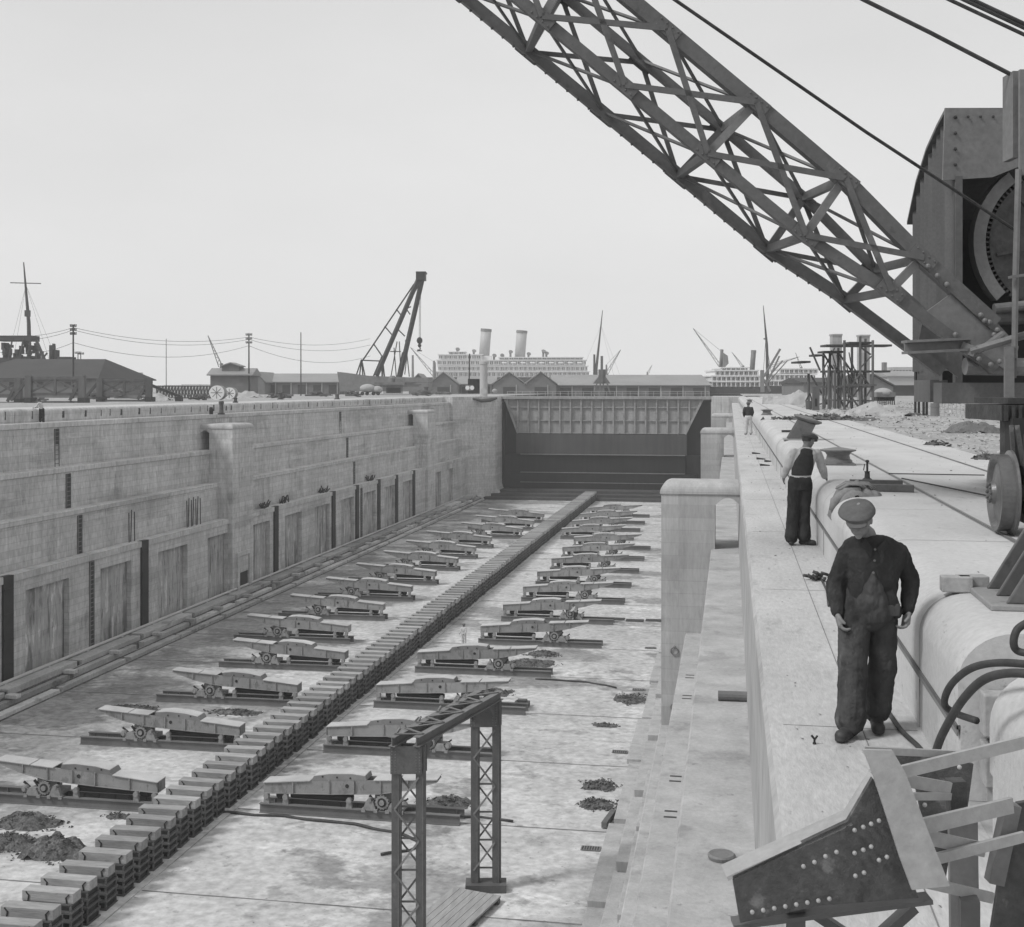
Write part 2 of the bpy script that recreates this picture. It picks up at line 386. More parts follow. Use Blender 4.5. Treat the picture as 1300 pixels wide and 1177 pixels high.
g = MB(); quad(g, (XL - D[5] - 3.5, Y0, 0.0), (XL - D[5] - 1.2, Y0, 0.0), (XL - D[5] - 1.2, 236, 0.0), (XL - D[5] - 3.5, 236, 0.0))
tag(g.build('far_side_apron', M['quay']), kind='structure')
g = MB(); quad(g, (-46, 226, -3.2), (2.5, 226, -3.2), (2.5, 330, -3.2), (-46, 330, -3.2))
tag(g.build('basin_water', M['water']), kind='structure')
# ---- dock floor: one sheet with low slabs and joints
g = MB(); n = 120; vs = []; fs = []
for j in range(n + 1):
    y = Y0 + (YC + 3 - Y0) * j / n
    for i in range(41):
        x = -43 + 40 * i / 40.0
        vs.append((x, y, ZF + .03 * noise.noise(Vector((x * .3, y * .3, 0)))))
for j in range(n):
    for i in range(40): a = j * 41 + i; fs.append((a, a + 1, a + 42, a + 41))
g.add(vs, fs); tag(g.build('dock_floor', M['floor'], smooth=True), kind='structure')
# floor joints: shallow dark gullies across the floor
# ------------------------------------------------------------------ left dock wall
wl = thing('dock_wall', 'long far-side concrete dock wall with stepped ledges, recessed panels and dark slots', 'dock wall', (XL, 60, ZP))
def child(mb, name, m, root, **k):
    o = mb.build(name, m, root, **k); MI = Matrix.Translation(-Vector(root.location)) if root.rotation_euler.z == 0 else (Matrix.Translation(root.location) @ Matrix.Rotation(root.rotation_euler.z, 4, 'Z')).inverted()
    for q in mb.all: q.matrix_parent_inverse = MI
    return o
mb = MB(); pl = profile(-1); sweep(mb, pl[5:], Y0, Y1)
child(mb, 'wall_face', M['wall'], wl, smooth=False)
# lower tier: backing, lintel band, pilasters, panels
mb = MB()
mb.box(XL - 3, XL - .42, Y0, Y1, ZP - 1.2, Z3 - .06); child(mb, 'recessed_panel', M['wall_low'], wl)
mb = MB()
mb.box(XL - .5, XL, Y0, Y1, Z3 - 1.25, Z3 - .45); mb.box(XL - .9, XL + .12, Y0, Y1, Z3 - .45, Z3)
panels = [(26.0 + 9.45 * k, 30.8 + 9.45 * k) for k in range(-4, 5)] + [(73.2, 78.6), (82.9, 87.6), (92.1, 97.5), (101.6, 106.0)] + [(111.3 + 9.3 * k, 116.4 + 9.3 * k) for k in range(7)] + [(185.2, 190), (194, 199)]
fend = [16, 34, 52.6, 71.1, 89.6, 117.9, 136.2, 145.3, 154.8, 163.5, 172.8]
edges = [Y0] + [q for p in panels for q in p] + [Y1]
fz = Z3 - 1.25
for i in range(0, len(edges), 2):
    a, b = edges[i], edges[i + 1]
    cuts = sorted([f for f in fend if a < f < b])
    s = a
    for f in cuts:
        if f - .55 > s: mb.box(XL - .4, XL, s, f - .55, ZP - .3, fz)
        s = f + .55
    if b > s: mb.box(XL - .4, XL, s, b, ZP - .3, fz)
child(mb, 'pilaster_band', M['wall'], wl)
for f in fend:
    mb = MB(); mb.box(XL - .25, XL + .16, f - .54, f + .54, ZP - .2, Z3 + .02)
    for k in range(4): mb.box(XL + .16, XL + .19, f - .5, f + .5, ZP + 1 + 1.6 * k, ZP + 1.12 + 1.6 * k)
    child(mb, 'timber_fender', M['black'], wl)
def ladder(x, y, z0, z1, root, face=1):
    mb = MB(); mb.box(x + face * .005, x + face * .03, y - .3, y + .3, z0, z1)
    a = child(mb, 'ladder_recess', M['iron'], root)
    mb = MB(); z = z0 + .2
    while z < z1:
        mb.box(x + face * .03, x + face * .09, y - .27, y + .27, z, z + .05); z += .33
    mb.box(x + face * .03, x + face * .1, y - .3, y - .25, z0, z1); mb.box(x + face * .03, x + face * .1, y + .25, y + .3, z0, z1)
    child(mb, 'ladder', M['rail'], root)
for y in (81.6, 147.2):
    for x, z0, z1 in ((XL, ZP, Z3), (XL - D[1], Z3, Z2), (XL - D[2], Z2, Z1), (XL - D[4], Z1, ZW)):
        ladder(x, y, z0, z1 - .5, wl)
# water stains below fenders: rust-dark marks with their own shape are in the material; thin starter bars stand on the ledge
for y, n_ in ((88.3, 3), (98.6, 4), (100.4, 3)):
    mb = MB()
    for k in range(n_): mb.tube([(XL - .55 - .1 * (k % 2), y + k * .45, Z3), (XL - .6, y + k * .45 + .05, Z3 + 2.3 + .2 * (k % 2))], .045, 6)
    child(mb, 'starter_bar', M['iron'], wl)
for y in (116.5, 134.6, 152.5, 121.8):
    mb = MB()
    for k in range(16):
        a = Vector((XL - .5 + random.uniform(-.2, .2), y + random.uniform(-1.0, 1.0), Z3)); mb.bar(a, a + Vector((random.uniform(-.3, .3), random.uniform(-.7, .7), random.uniform(.2, .8))), .09)
    tag(mb.build('timber_scraps', M['iron']), {116.5: 'small dark pile of timber scraps on the ledge just past the first left pier', 134.6: 'small dark pile of scraps on the left ledge at the fender midway between the piers', 152.5: 'small dark pile of scraps on the left ledge nearest the second left pier', 121.8: 'small low pile of scraps on the left ledge between the two dark fenders'}[y], 'scraps', group='scrap piles on the left ledge')
def pier(side, y0, y1, root, z_base, door=1.05):
    X = (lambda d: XR + d) if side > 0 else (lambda d: XL - d)
    zt = CZ - 3.3; mb = MB(); r = .45
    prof = [(X(-.02), z_base)]
    if side < 0: prof = [(X(-.4), z_base)]
    xe = prof[0][0]; sg = 1 if side > 0 else -1
    d_in = D[2] + .02                              # the outer edge of the passage
    # leg between the dock edge and the passage
    mb.box(xe, X(d_in), y0, y1, z_base, Z1 + 1.75)
    # head over the passage with arched soffit
    arch = []
    xa, xb = X(d_in), X(D[4])
    for k in range(13):
        t = k / 12; arch.append((xa + (xb - xa) * t, Z1 + 1.55 + .28 * sin(pi * t)))
    poly = arch + [(xb, zt - r), (xa, zt - r)]
    mb.prism(poly, 'y', y0 + .002, y1 - .002)
    mb.box(xe, X(d_in), y0, y1, Z1 + 1.75, zt - r)
    o = child(mb, 'pier', M['wall_r'] if side > 0 else M['wall'], root)
    # bull-nosed cap
    mb = MB(); rs = []
    for k in range(9):
        a = pi / 2 * k / 8; ins = r * (1 - cos(a)); z = zt - r + r * sin(a) * 1.0
        x0_, x1_ = xe - sg * .05 + sg * ins, X(D[4]) - sg * .01
        rs.append([(x0_, y0 - .05 + ins, z), (x1_, y0 - .05 + ins, z), (x1_, y1 + .05 - ins, z), (x0_, y1 + .05 - ins, z)])
    vs = [p for q in rs for p in q]; fs = [(0, 1, 2, 3), (32, 33, 34, 35)]
    for i in range(8):
        for k in range(4): k2 = (k + 1) % 4; fs.append((i * 4 + k, i * 4 + k2, i * 4 + 4 + k2, i * 4 + 4 + k))
    mb.add(vs, fs); mb.box(min(xe - sg*.03, X(D[4])), max(xe - sg*.03, X(D[4])), y0 - .03, y1 + .03, zt - r - .03, zt - r - .001)
    child(mb, 'pier_cap', M['wall_r'], root)
    # passage back wall shadow gap: floor of passage is the ledge itself
pier(-1, 106.1, 111.1, wl, ZP - .2); pier(-1, 179.8, 184.8, wl, ZP - .2)
# culvert mouth at the foot of the first left pier
mb = MB(); mb.box(XL + .4, XL + .44, 107.5, 109.6, ZP + .1, ZP + 3.0); child(mb, 'culvert_mouth', M['black'], wl)
mb = MB(); mb.box(XL + .4, XL + .6, 106.9, 107.4, ZP, ZP + 3.4); mb.box(XL + .4, XL + .6, 109.7, 110.2, ZP, ZP + 3.4); mb.box(XL + .4, XL + .6, 107.4, 109.7, ZP + 3.05, ZP + 3.4)
mb.box(XL + .45, XL + .52, 107.5, 109.6, ZP + 1.5, ZP + 3.0); child(mb, 'culvert_frame', M['wall'], wl)
# dark slots under the left coping
random.seed(3)
mb = MB(); y = 60.0
while y < 205:
    wd = random.choice([.12, .12, .18, .3]); mb.box(XL - D[5] + .018, XL - D[5] - .02, y, y + wd, -.75, -.15 - random.uniform(0, .15)); y += random.uniform(1.2, 3.4)
child(mb, 'coping_slots', M['iron'], wl)
# ------------------------------------------------------------------ base steps both sides
def base_steps(side, label):
    X = (lambda d: XR - d) if side > 0 else (lambda d: XL + d)
    root = thing('dock_floor_steps', label, 'steps', (X(1), 60, ZF))
    mb = MB(); random.seed(5 + side)
    mb.box(X(-.3), X(1.3), Y0, Y1, ZF - .5, ZP - .12)
    rows = [(1.5, ZP), (2.15, ZP - .36), (2.85, ZP - .7)]
    for k, (d, z) in enumerate(rows):
        y = Y0 + k * 1.7
        while y < Y1:
            ln = 8.2 + random.uniform(-.5, .4); e = min(y + ln, Y1)
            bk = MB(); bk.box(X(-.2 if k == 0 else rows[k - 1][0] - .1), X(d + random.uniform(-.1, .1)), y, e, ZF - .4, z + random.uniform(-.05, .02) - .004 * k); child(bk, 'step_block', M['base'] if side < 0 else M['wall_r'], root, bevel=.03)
            y = e + (.5 if k != 1 else 1.1)
    child(mb, 'bedding', M['iron'] if side < 0 else M['base'], root)
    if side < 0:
        mb = MB()  # dark strips along the riser feet, joint shade put into the colour
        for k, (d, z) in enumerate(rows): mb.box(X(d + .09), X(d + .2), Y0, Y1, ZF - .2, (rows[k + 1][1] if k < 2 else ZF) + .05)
        mb.all = mb.build1('riser_shade_strip', M['rubble'], root); mb.all[0].matrix_parent_inverse = Matrix.Translation(-Vector(root.location))
    mb = MB()
    for k in range(26 if side < 0 else 0):          # little cross blocks lying on the steps
        y = 50 + 6.2 * k + random.uniform(-1, 1)
        mb.box(X(1.7), X(2.5), y, y + .5, ZP - .34, ZP - .1)
    if side < 0: child(mb, 'cross_block', M['base'], root, bevel=.03)
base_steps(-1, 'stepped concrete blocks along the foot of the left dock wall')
base_steps(1, 'low stepped blocks along the foot of the right dock wall')
mb = MB(); pts = [(XL + .45, y, ZP + .13) for y in range(int(Y0), 205, 6)]
mb.tube(pts, .11, 8)
for y in range(-15, 204, 5): mb.box(XL + .3, XL + .6, y, y + .25, ZP, ZP + .08)
tag(mb.build('pipe', M['quay'], smooth=False), 'pale pipe running along the foot of the left dock wall', 'pipe')
# ------------------------------------------------------------------ right dock wall
wr = thing('dock_wall', 'near-side pale concrete dock wall with walkway, stepped ledges and arched piers', 'dock wall', (XR, 60, ZP))
gapA, gapB = 6.72, 7.62           # notch in the coping close to the camera
pr = profile(1)
mb = MB(); sweep(mb, pr[:-13], Y0, Y1); child(mb, 'wall_face', M['wall_r'], wr)
mb = MB(); sweep(mb, [pr[-14], (pr[-13][0] + .04, ZW)], Y0, Y1); child(mb, 'walkway', M['walk'], wr)
mb = MB(); y = 3.0
while y < 200: mb.box(XR + D[4] + .01, XR + D[5] - .03, y, y + .007, ZW + .001, ZW + .0025); y += 6.1
mb.box(XR + D[4] + .56, XR + D[4] + .567, Y0, 205, ZW + .001, ZW + .0035)
mb.build1 and [setattr(mb, 'all', mb.build1('walkway_joints', M['joint'], wr))]; mb.all[0].matrix_parent_inverse = Matrix.Translation(-Vector(wr.location))
pc = pr[-13:]
def coping(ya, yb):
    mb = MB(); sweep(mb, pc, ya, yb, 30)
    for y in (ya, yb):                              # end faces of the run
        poly = [(x, y, z) for x, z in pc] + [(pc[-1][0], y, ZW), (pc[0][0], y, ZW)]
        mb.add(poly, [tuple(range(len(poly)))])
    return child(mb, 'coping', M['quay'], wr, smooth=False)
cop = coping(gapB, Y1); coping(Y0, gapA)
for o in [c for c in wr.children if c.name.startswith('coping')]:
    for p in o.data.polygons: p.use_smooth = len(p.vertices) == 4
    o.data.set_sharp_from_angle(angle=radians(50))
mb = MB(); x5 = XR + D[5]
mb.box(x5 - .1, x5 + 2.4, gapA - .02, gapB + .02, ZW - .3, ZW - .003); mb.box(x5 + .15, x5 + .55, gapA - .02, gapB + .02, ZW, -.62); mb.box(x5 + .55, x5 + 1.3, gapA - .02, gapB + .02, ZW, -.3)
child(mb, 'notch_seat', M['wall_r'], wr)
mb = MB(); mb.box(x5 + .1, x5 + 2.2, gapB - .16, gapB - .02, -.58, -.33); mb.box(x5 + .1, x5 + 2.2, gapB - .2, gapB - .02, -.86, -.62)
tag(mb.build('timber_baulk', M['plank'], bevel=.01), 'two stacked timber baulks across the notch in the quay coping', 'timber')
# coping joints and the service groove along its face
mb = MB(); y = 9.1
po = [(x - .0035 if z < -.02 else x, z + (.0035 if z > -.29 else 0)) for x, z in pc[1:]] + [(x5 + 1.45, .0035)]
while y < 200: sweep(mb, po, y, y + .012, 1); mb.box(x5 - .02, x5 - .012, y, y + .01, -.97, -.6); y += 3.05
mb.box(x5 - .022, x5 - .014, gapB, 200, -.62, -.56)
mb.all = mb.build1('coping_joints', M['joint'], wr); mb.all[0].matrix_parent_inverse = Matrix.Translation(-Vector(wr.location))
mb = MB(); mb.box(x5 - .028, x5 - .002, gapB, 190, -.58, -.555); child(mb, 'service_strip', M['dtimber'], wr)
pier(1, 43.8, 45.5, wr, Z3 - .01); pier(1, 103, 104.8, wr, Z3 - .01); pier(1, 163, 164.8, wr, Z3 - .01)
# small slots in the ledges
mb = MB()
for y in (24.9, 27.2, 34.5, 37.0, 55, 58):
    for dy in (0, .35):
        for x in (XR + .95 + .12, XR + .95 + .5): mb.box(x, x + .26, y + dy, y + dy + .09, Z2 - .02, Z2 + .004)
child(mb, 'ledge_slots', M['iron'], wr)
# mooring rings on the near pier
for z in (-8.0, -10.0):
    mb = MB(); c = Vector((XR + .45, 43.78, z + .1))
    mb.tube([c + Vector((.13 * cos(a), -.02, .13 * sin(a))) for a in [k * pi / 8 for k in range(17)]], .02, 6, False); mb.ball((c.x, c.y, c.z + .14), .05)
    child(mb, 'mooring_ring', M['rail'], wr)
# ------------------------------------------------------------------ dock entrance and caisson
def abut(side, label):
    root = thing('entrance_abutment', label, 'abutment', (-44 if side < 0 else 0, 214, ZF))
    mb = MB()
    xe = -41.6 if side < 0 else -3.2; xo = XL - 5.2 if side < 0 else 5.3
    mb.box(xe, xo, Y1 + 4, 236, ZF - 1, 0)
    # splayed return between body wall and entrance
    xb = XL - D[4] if side < 0 else XR + D[4]
    poly = [(xb + (.6 if side<0 else -.6), Y1 - 3), (xe, Y1 + 4.01), (xo, Y1 + 4.01), (xo, Y1 - 3)]
    mb.prism(poly, 'z', ZF - 1, -.02)
    child(mb, 'abutment_block', M['wall'] if side < 0 else M['wall_r'], root)
    mb = MB(); s = -side
    prof = [(xe - s * .5, ZF)] + [(xe + s * (.1 + 2.0 * (1 - sin(a)) ** 1.0), ZF + 3.2 * (1 - cos(a))) for a in [pi / 2 * k / 8 for k in range(9)]] + [(xe + s * .1, -1), (xe - s * .5, -1)]
    mb.prism(prof, 'y', Y1 + 4.2, YC - 1.2)
    child(mb, 'flared_pier', M['wall'] if side < 0 else M['wall_r'], root)
    mb = MB(); mb.box(xe + s * .08, xe + s * .5, YC - .5, YC + 5, ZF, -1.2); child(mb, 'caisson_groove', M['caisd'], root)
abut(-1, 'left concrete abutment at the dock entrance beside the gate'); abut(1, 'right concrete abutment at the dock entrance beside the gate')
mb = MB()
for k, (y, z) in enumerate(((212, .45), (214.4, .9), (217, 1.35))):
    mb.box(-43, -2.6, y, YC + 6, ZF - .5, ZF + z - .002 * k)
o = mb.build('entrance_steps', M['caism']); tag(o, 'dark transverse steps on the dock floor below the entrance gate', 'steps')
mb = MB()
for k in range(10): mb.box(-40 + random.uniform(0, 34), -38 + random.uniform(0, 34), 213 + random.uniform(0, 7), 213.2 + random.uniform(0, 7), ZF + 1.36, ZF + 1.5)
ca = thing('dock_gate', 'huge steel caisson gate closing the far end of the dry dock', 'dock gate', (-23, YC, ZF))
def Hz(H): return CZ - H
mb = MB()
poly = [(-41.0, Hz(2.0)), (-4.9, Hz(2.0)), (-8.0, Hz(8.3)), (-38.6, Hz(8.3))]
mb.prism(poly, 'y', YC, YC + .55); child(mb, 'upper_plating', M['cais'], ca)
mb = MB()
for k in range(19):
    t = k / 18; xt = -40.6 + (-5.3 + 40.6) * t; xb = -38.3 + (-8.3 + 38.3) * t
    x = -40.6 + 35.3 * t
    if xb: 
        zb = Hz(8.3)
        if x < -38.6: zb = Hz(2.0 + 6.3 * (x + 41) / 2.4)
        if x > -8.0: zb = Hz(2.0 + 6.3 * (-4.9 - x) / 3.1)
        mb.box(x - .14, x + .14, YC - .45, YC, zb, Hz(2.0))
for H in (3.5, 5.9, 8.2): 
    a = (H - 2) / 6.3; mb.box(-41 + 2.4 * a, -4.9 - 3.1 * a, YC - .3, YC, Hz(H) - .09, Hz(H) + .09)
mb.bar((-4.9, YC - .2, Hz(2)), (-8, YC - .2, Hz(8.3)), .4, .4); mb.bar((-41, YC - .2, Hz(2)), (-38.6, YC - .2, Hz(8.3)), .4, .4)
child(mb, 'frame', M['girder'], ca)
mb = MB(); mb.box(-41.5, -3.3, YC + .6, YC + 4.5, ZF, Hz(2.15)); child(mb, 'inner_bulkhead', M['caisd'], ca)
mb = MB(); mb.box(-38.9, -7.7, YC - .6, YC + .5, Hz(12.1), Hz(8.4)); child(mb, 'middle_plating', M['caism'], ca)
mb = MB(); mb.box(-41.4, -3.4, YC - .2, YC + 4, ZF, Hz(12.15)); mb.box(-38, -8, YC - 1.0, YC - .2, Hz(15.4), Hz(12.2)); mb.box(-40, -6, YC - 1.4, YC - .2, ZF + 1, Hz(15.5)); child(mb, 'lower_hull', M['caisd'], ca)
mb = MB(); 
for H in (12.1, 15.4, 17.2): mb.box(-38, -8, YC - 1.5, YC - .2, Hz(H) - .06, Hz(H) + .06)
child(mb, 'stringer', M['rail'], ca)
mb = MB(); mb.box(-42, -3.2, YC - .8, YC + 5, Hz(1.95), Hz(1.5)); child(mb, 'deck', M['cais'], ca)
mb = MB()
for k in range(27):
    x = -41.5 + 1.45 * k; mb.bar((x, YC + 4.6, Hz(1.5)), (x, YC + 4.6, Hz(.6)), .06)
mb.bar((-41.5, YC + 4.6, Hz(.6)), (-3.8, YC + 4.6, Hz(.6)), .05); mb.bar((-41.5, YC + 4.6, Hz(1.0)), (-3.8, YC + 4.6, Hz(1.0)), .04)
child(mb, 'handrail', M['farbldg'], ca)
# ------------------------------------------------------------------ keel blocks
random.seed(11)
def keel_proto():
    r = thing('keel_block', 'timber-capped iron keel block in the long central row on the dock floor', 'keel block', (0, 0, 0), 0, 'keel blocks down the middle of the dock floor')
    zt = 1.6
    mb = MB(); mb.box(-1.0, 1.0, -.27, .27, zt - .36, zt); mb.build('timber_cap', M['timber'], r, bevel=.015)
    MB().box(-.93, .93, -.36, .36, .08, zt - .45).build('core', M['black'], r)
    mb = MB()
    for z in (.0, .33, .62, .92): mb.box(-1.0, 1.02, -.46, .46, z, z + .085)
    mb.box(-.95, .95, -.33, .33, zt - .43, zt - .361)
    for z0, z1 in ((.07, .33), (.4, .62), (.69, .92), (.99, 1.17)):
        for x in (-.3, .3): mb.box(x - .03, x + .03, -.42, .42, z0, z1)
        for x in (-.985, .925):
            for y in (-.42, .34): mb.box(x, x + .06, y, y + .08, z0, z1)
        for y in (-.43, .40): mb.box(-.92, .92, y, y + .03, z0 + .001, z0 + .05)
    mb.build('iron_stack', M['cast'], r)
    for s in (-1, 1):
        mb = MB(); mb.bar((s * .84, -.285, zt - .03), (s * .72, -.285, zt - .16), .045, .03); mb.bar((s * .72, -.285, zt - .14), (s * .76, -.285, zt - .36), .045, .03)
        mb.build('iron_dog', M['black'], r)
    return r
kp = keel_proto(); zc = 40.3; first = True; n = 0
while zc < 214.5:
    X = -24.08; Y = (zc + X * sn) / cs
    r = kp if first else copy_tree(kp); first = False
    r.location = (X + random.uniform(-.06, .06), Y + random.uniform(-.05, .05), ZF + random.uniform(-.012, .012)); r.rotation_euler = (0, random.uniform(-.006, .006), random.uniform(-.03, .03)); zc += 1.25; n += 1
g = MB(); g.box(-25.4, -22.76, 38, 217, ZF + .02, ZF + .05); tag(g.build('keel_pad', M['floor']), kind='structure')
# ------------------------------------------------------------------ bilge cradles
ORD = ['nearest', 'second', 'third', 'fourth', 'fifth', 'sixth', 'seventh', 'eighth', 'ninth', 'tenth', 'eleventh', 'twelfth', 'thirteenth', 'fourteenth', 'fifteenth']
def cradle_proto(s):               # local x = outward from keel * s, origin at the inner end of the base
    r = thing('bilge_cradle', '', 'bilge block', (0, 0, 0), 0, 'sliding bilge cradles either side of the keel blocks')
    X = lambda d: s * d * (1.065 if s > 0 else 1.055)
    def pr(poly, y0, y1, name, m, par=r, bev=0): return MB().prism([(X(a), b) for a, b in poly], 'y', y0, y1).build(name, m, par, bevel=bev)
    for y in (-.42, .5):
        mb = MB(); mb.ibeam((X(-.15), y, .22), (X(8.8), y, .22), .24, .44, .035)
        for k in range(12 if y > 0 else 0): mb.box(X(.2 + .75 * k), X(.23 + .75 * k), y - .11, y + .11, .035, .405)
        mb.build('base_beam', M['rail'], r)
    top = [(0, 1.36), (1.5, 1.5), (3.0, 1.65), (4.4, 1.72), (5.3, 1.77), (6.5, 1.85), (7.8, 1.95)]
    bot = [(7.8, 1.87), (6.5, 1.43), (5.3, 1.18), (4.1, 1.1), (3.0, 1.03), (0, .9)]
    g_ = MB()
    for y in (-.36, .32): g_.prism([(X(a), b) for a, b in top + bot], 'y', y, y + .04)
    g_.prism([(X(a), b - .002) for a, b in ((0, 1.36), (.05, 1.36), (.05, .91), (0, .91))], 'y', -.36, .36)
    for i in range(len(bot) - 1):                 # bottom flange
        (a0, b0), (a1, b1) = bot[i], bot[i + 1]
        g_.prism([(X(a0), b0 - .03), (X(a1), b1 - .03), (X(a1), b1), (X(a0), b0)], 'y', -.42, .42)
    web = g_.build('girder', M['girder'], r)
    mb = MB()
    for a in (1.35, 3.0, 4.1, 5.3, 6.5):
        zt = [b0 + (b1 - b0) * (a - a0) / (a1 - a0) for (a0, b0), (a1, b1) in zip(top, top[1:]) if a0 <= a <= a1][0]
        bb = bot[::-1]; zb = [b0 + (b1 - b0) * (a - a0) / (a1 - a0) for (a0, b0), (a1, b1) in zip(bb, bb[1:]) if a0 <= a <= a1][0]
        mb.box(X(a) - .03, X(a) + .03, -.43, -.36, zb, zt)
    mb.build('stiffener', M['gear'], web)
    mb = MB(); mb.lathe([(.09, 0), (.09, .02)], (X(3.8), -.385, 1.43), 'y', 12); mb.build('web_hole', M['black'], web)
    k = 0
    for a0, a1 in ((0, 2.15), (5.0, 6.1), (6.16, 7.82)):
        za = [b0 + (b1 - b0) * (a0 - p0) / (p1 - p0) for (p0, b0), (p1, b1) in zip(top, top[1:]) if p0 <= a0 <= p1][0]
        zb_ = top[-1][1] if a1 > 7.8 else [b0 + (b1 - b0) * (a1 - p0) / (p1 - p0) for (p0, b0), (p1, b1) in zip(top, top[1:]) if p0 <= a1 <= p1][0]
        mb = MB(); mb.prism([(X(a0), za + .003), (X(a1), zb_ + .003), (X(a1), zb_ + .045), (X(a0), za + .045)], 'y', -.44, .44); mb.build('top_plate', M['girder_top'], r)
    hump = [(2.16, 1.56), (2.3, 1.79), (3.0, 1.92), (4.0, 1.98), (4.62, 1.92), (4.68, 1.73), (3.0, 1.64)]
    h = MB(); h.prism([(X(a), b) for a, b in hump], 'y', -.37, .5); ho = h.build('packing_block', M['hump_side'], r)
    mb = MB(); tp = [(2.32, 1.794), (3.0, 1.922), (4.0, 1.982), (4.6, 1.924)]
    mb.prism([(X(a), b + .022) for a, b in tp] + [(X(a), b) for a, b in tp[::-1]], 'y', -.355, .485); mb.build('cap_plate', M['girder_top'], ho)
    mb = MB()
    for a in (2.7, 3.35, 3.95): mb.lathe([(.045, 0), (.045, .02)], (X(a), -.39, 1.8), 'y', 8)
    mb.build('bolt', M['black'], ho)
    # roller shaft, end bracket, gearing
    mb = MB(); mb.lathe([(.15, 0), (.17, .1), (.17, 2.9), (.15, 3.0)] if s > 0 else [(.15, 0), (.17, -.1), (.17, -2.9), (.15, -3.0)], (X(1.15), 0, .78), 'x', 12)
    mb.lathe([(.16, 0), (.22, s * .1), (.22, s * .35), (.16, s * .5)], (X(.5), 0, .75), 'x', 12); mb.build('roller_shaft', M['black'], r, smooth=False)
    mb = MB()
    for a in (.15, 1.02, 3.9):
        mb.prism([(X(a - .14), .44), (X(a + .14), .44), (X(a + .07), .9), (X(a - .07), .9)], 'y', -.45, -.3); mb.lathe([(.13, 0), (.13, .2)], (X(a), -.5, .78), 'y', 10)
    mb.build('bearing_bracket', M['gear'], r)
    mb = MB()
    mb.lathe([(.12, -.6), (.12, -.52), (.3, -.52), (.3, -.46), (.12, -.46), (.12, .4)], (X(5.4), 0, .82), 'y', 16)
    for k in range(14):
        a = 2 * pi * k / 14; mb.box(X(5.4) + .3 * cos(a) - .03, X(5.4) + .3 * cos(a) + .03, -.52, -.46, .82 + .3 * sin(a) - .03, .82 + .3 * sin(a) + .03)
    gw = mb.build('gear_wheel', M['gear'], r)
    MB().lathe([(.2, 0), (.2, .01)], (X(5.4), -.612, .82), 'y', 16).build('gear_recess', M['black'], gw) if False else MB().lathe([(.21, 0), (.21, .012)], (X(5.4), -.535, .82), 'y', 16).build('gear_recess', M['black'], gw)
    mb = MB()
    for a, w_, h_ in ((4.85, .3, .42), (5.95, .34, .36)):
        mb.prism([(X(a - w_), .44), (X(a + w_), .44), (X(a + w_ * .5), .44 + h_), (X(a - w_ * .5), .44 + h_)], 'y', -.56, -.32)
        mb.box(X(a - w_ - .05), X(a - w_ + .12), -.6, -.3, .36, .5); mb.box(X(a + w_ - .1), X(a + w_ + .06), -.6, -.3, .36, .5)
    mb.lathe([(.1, -.6), (.1, -.5), (.17, -.5), (.17, -.3)], (X(6.35), 0, .72), 'y', 10); mb.lathe([(.1, -.6), (.1, -.3)], (X(4.85), 0, .9), 'y', 10)
    mb.box(X(4.6), X(6.2), -.3, .45, .5, .7); mb.box(X(5.0), X(5.9), -.2, .4, .7, 1.15)
    mb.build('gear_housing', M['gear'], r)
    mb = MB(); mb.bar((X(5.0), -.25, .7), (X(4.8), -.3, 1.05), .1); mb.bar((X(5.7), -.25, .7), (X(6.0), -.28, 1.1), .1); mb.bar((X(6.0), -.3, .6), (X(6.5), -.3, 1.0), .08)
    mb.build('strut', M['black'], r)
    return r
protos = {}
for s, X0s, nn in ((-1, [-26.2] * 4 + [-29.0] * 7 + [-26.7] * 3, 14), (1, [-21.45] * 4 + [-18.95] * 7 + [-21.6] * 4, 15)):
    pro = cradle_proto(s)
    for i in range(nn):
        r = pro if i == 0 else copy_tree(pro)
        X = X0s[i] + random.uniform(-.12, .12); zc = 57.3 + 9.33 * i - .6
        Y = (zc + X * sn) / cs + .45
        r.location = (X, Y, ZF); r.rotation_euler = (random.uniform(-.004, .004), random.uniform(-.003, .003), random.uniform(-.014, .014))
        r['label'] = '%s steel bilge cradle from the near end in the row %s of the keel blocks' % (ORD[i], 'left' if s < 0 else 'right')
        sh = 0 if (i < 4 or i > 10) else random.uniform(0, .3)
g = MB()
for i in range(20):
    y = (57.3 + 9.33 * i - 9.33 * 2) / cs - 4.2
    g.box(-42.4, -25.5, y, y + .035, ZF + .02, ZF + .036); g.box(-22.7, -4.0, y, y + .035, ZF + .02, ZF + .036); 
tag(g.build('floor_joints', M['fjoint']), kind='structure')
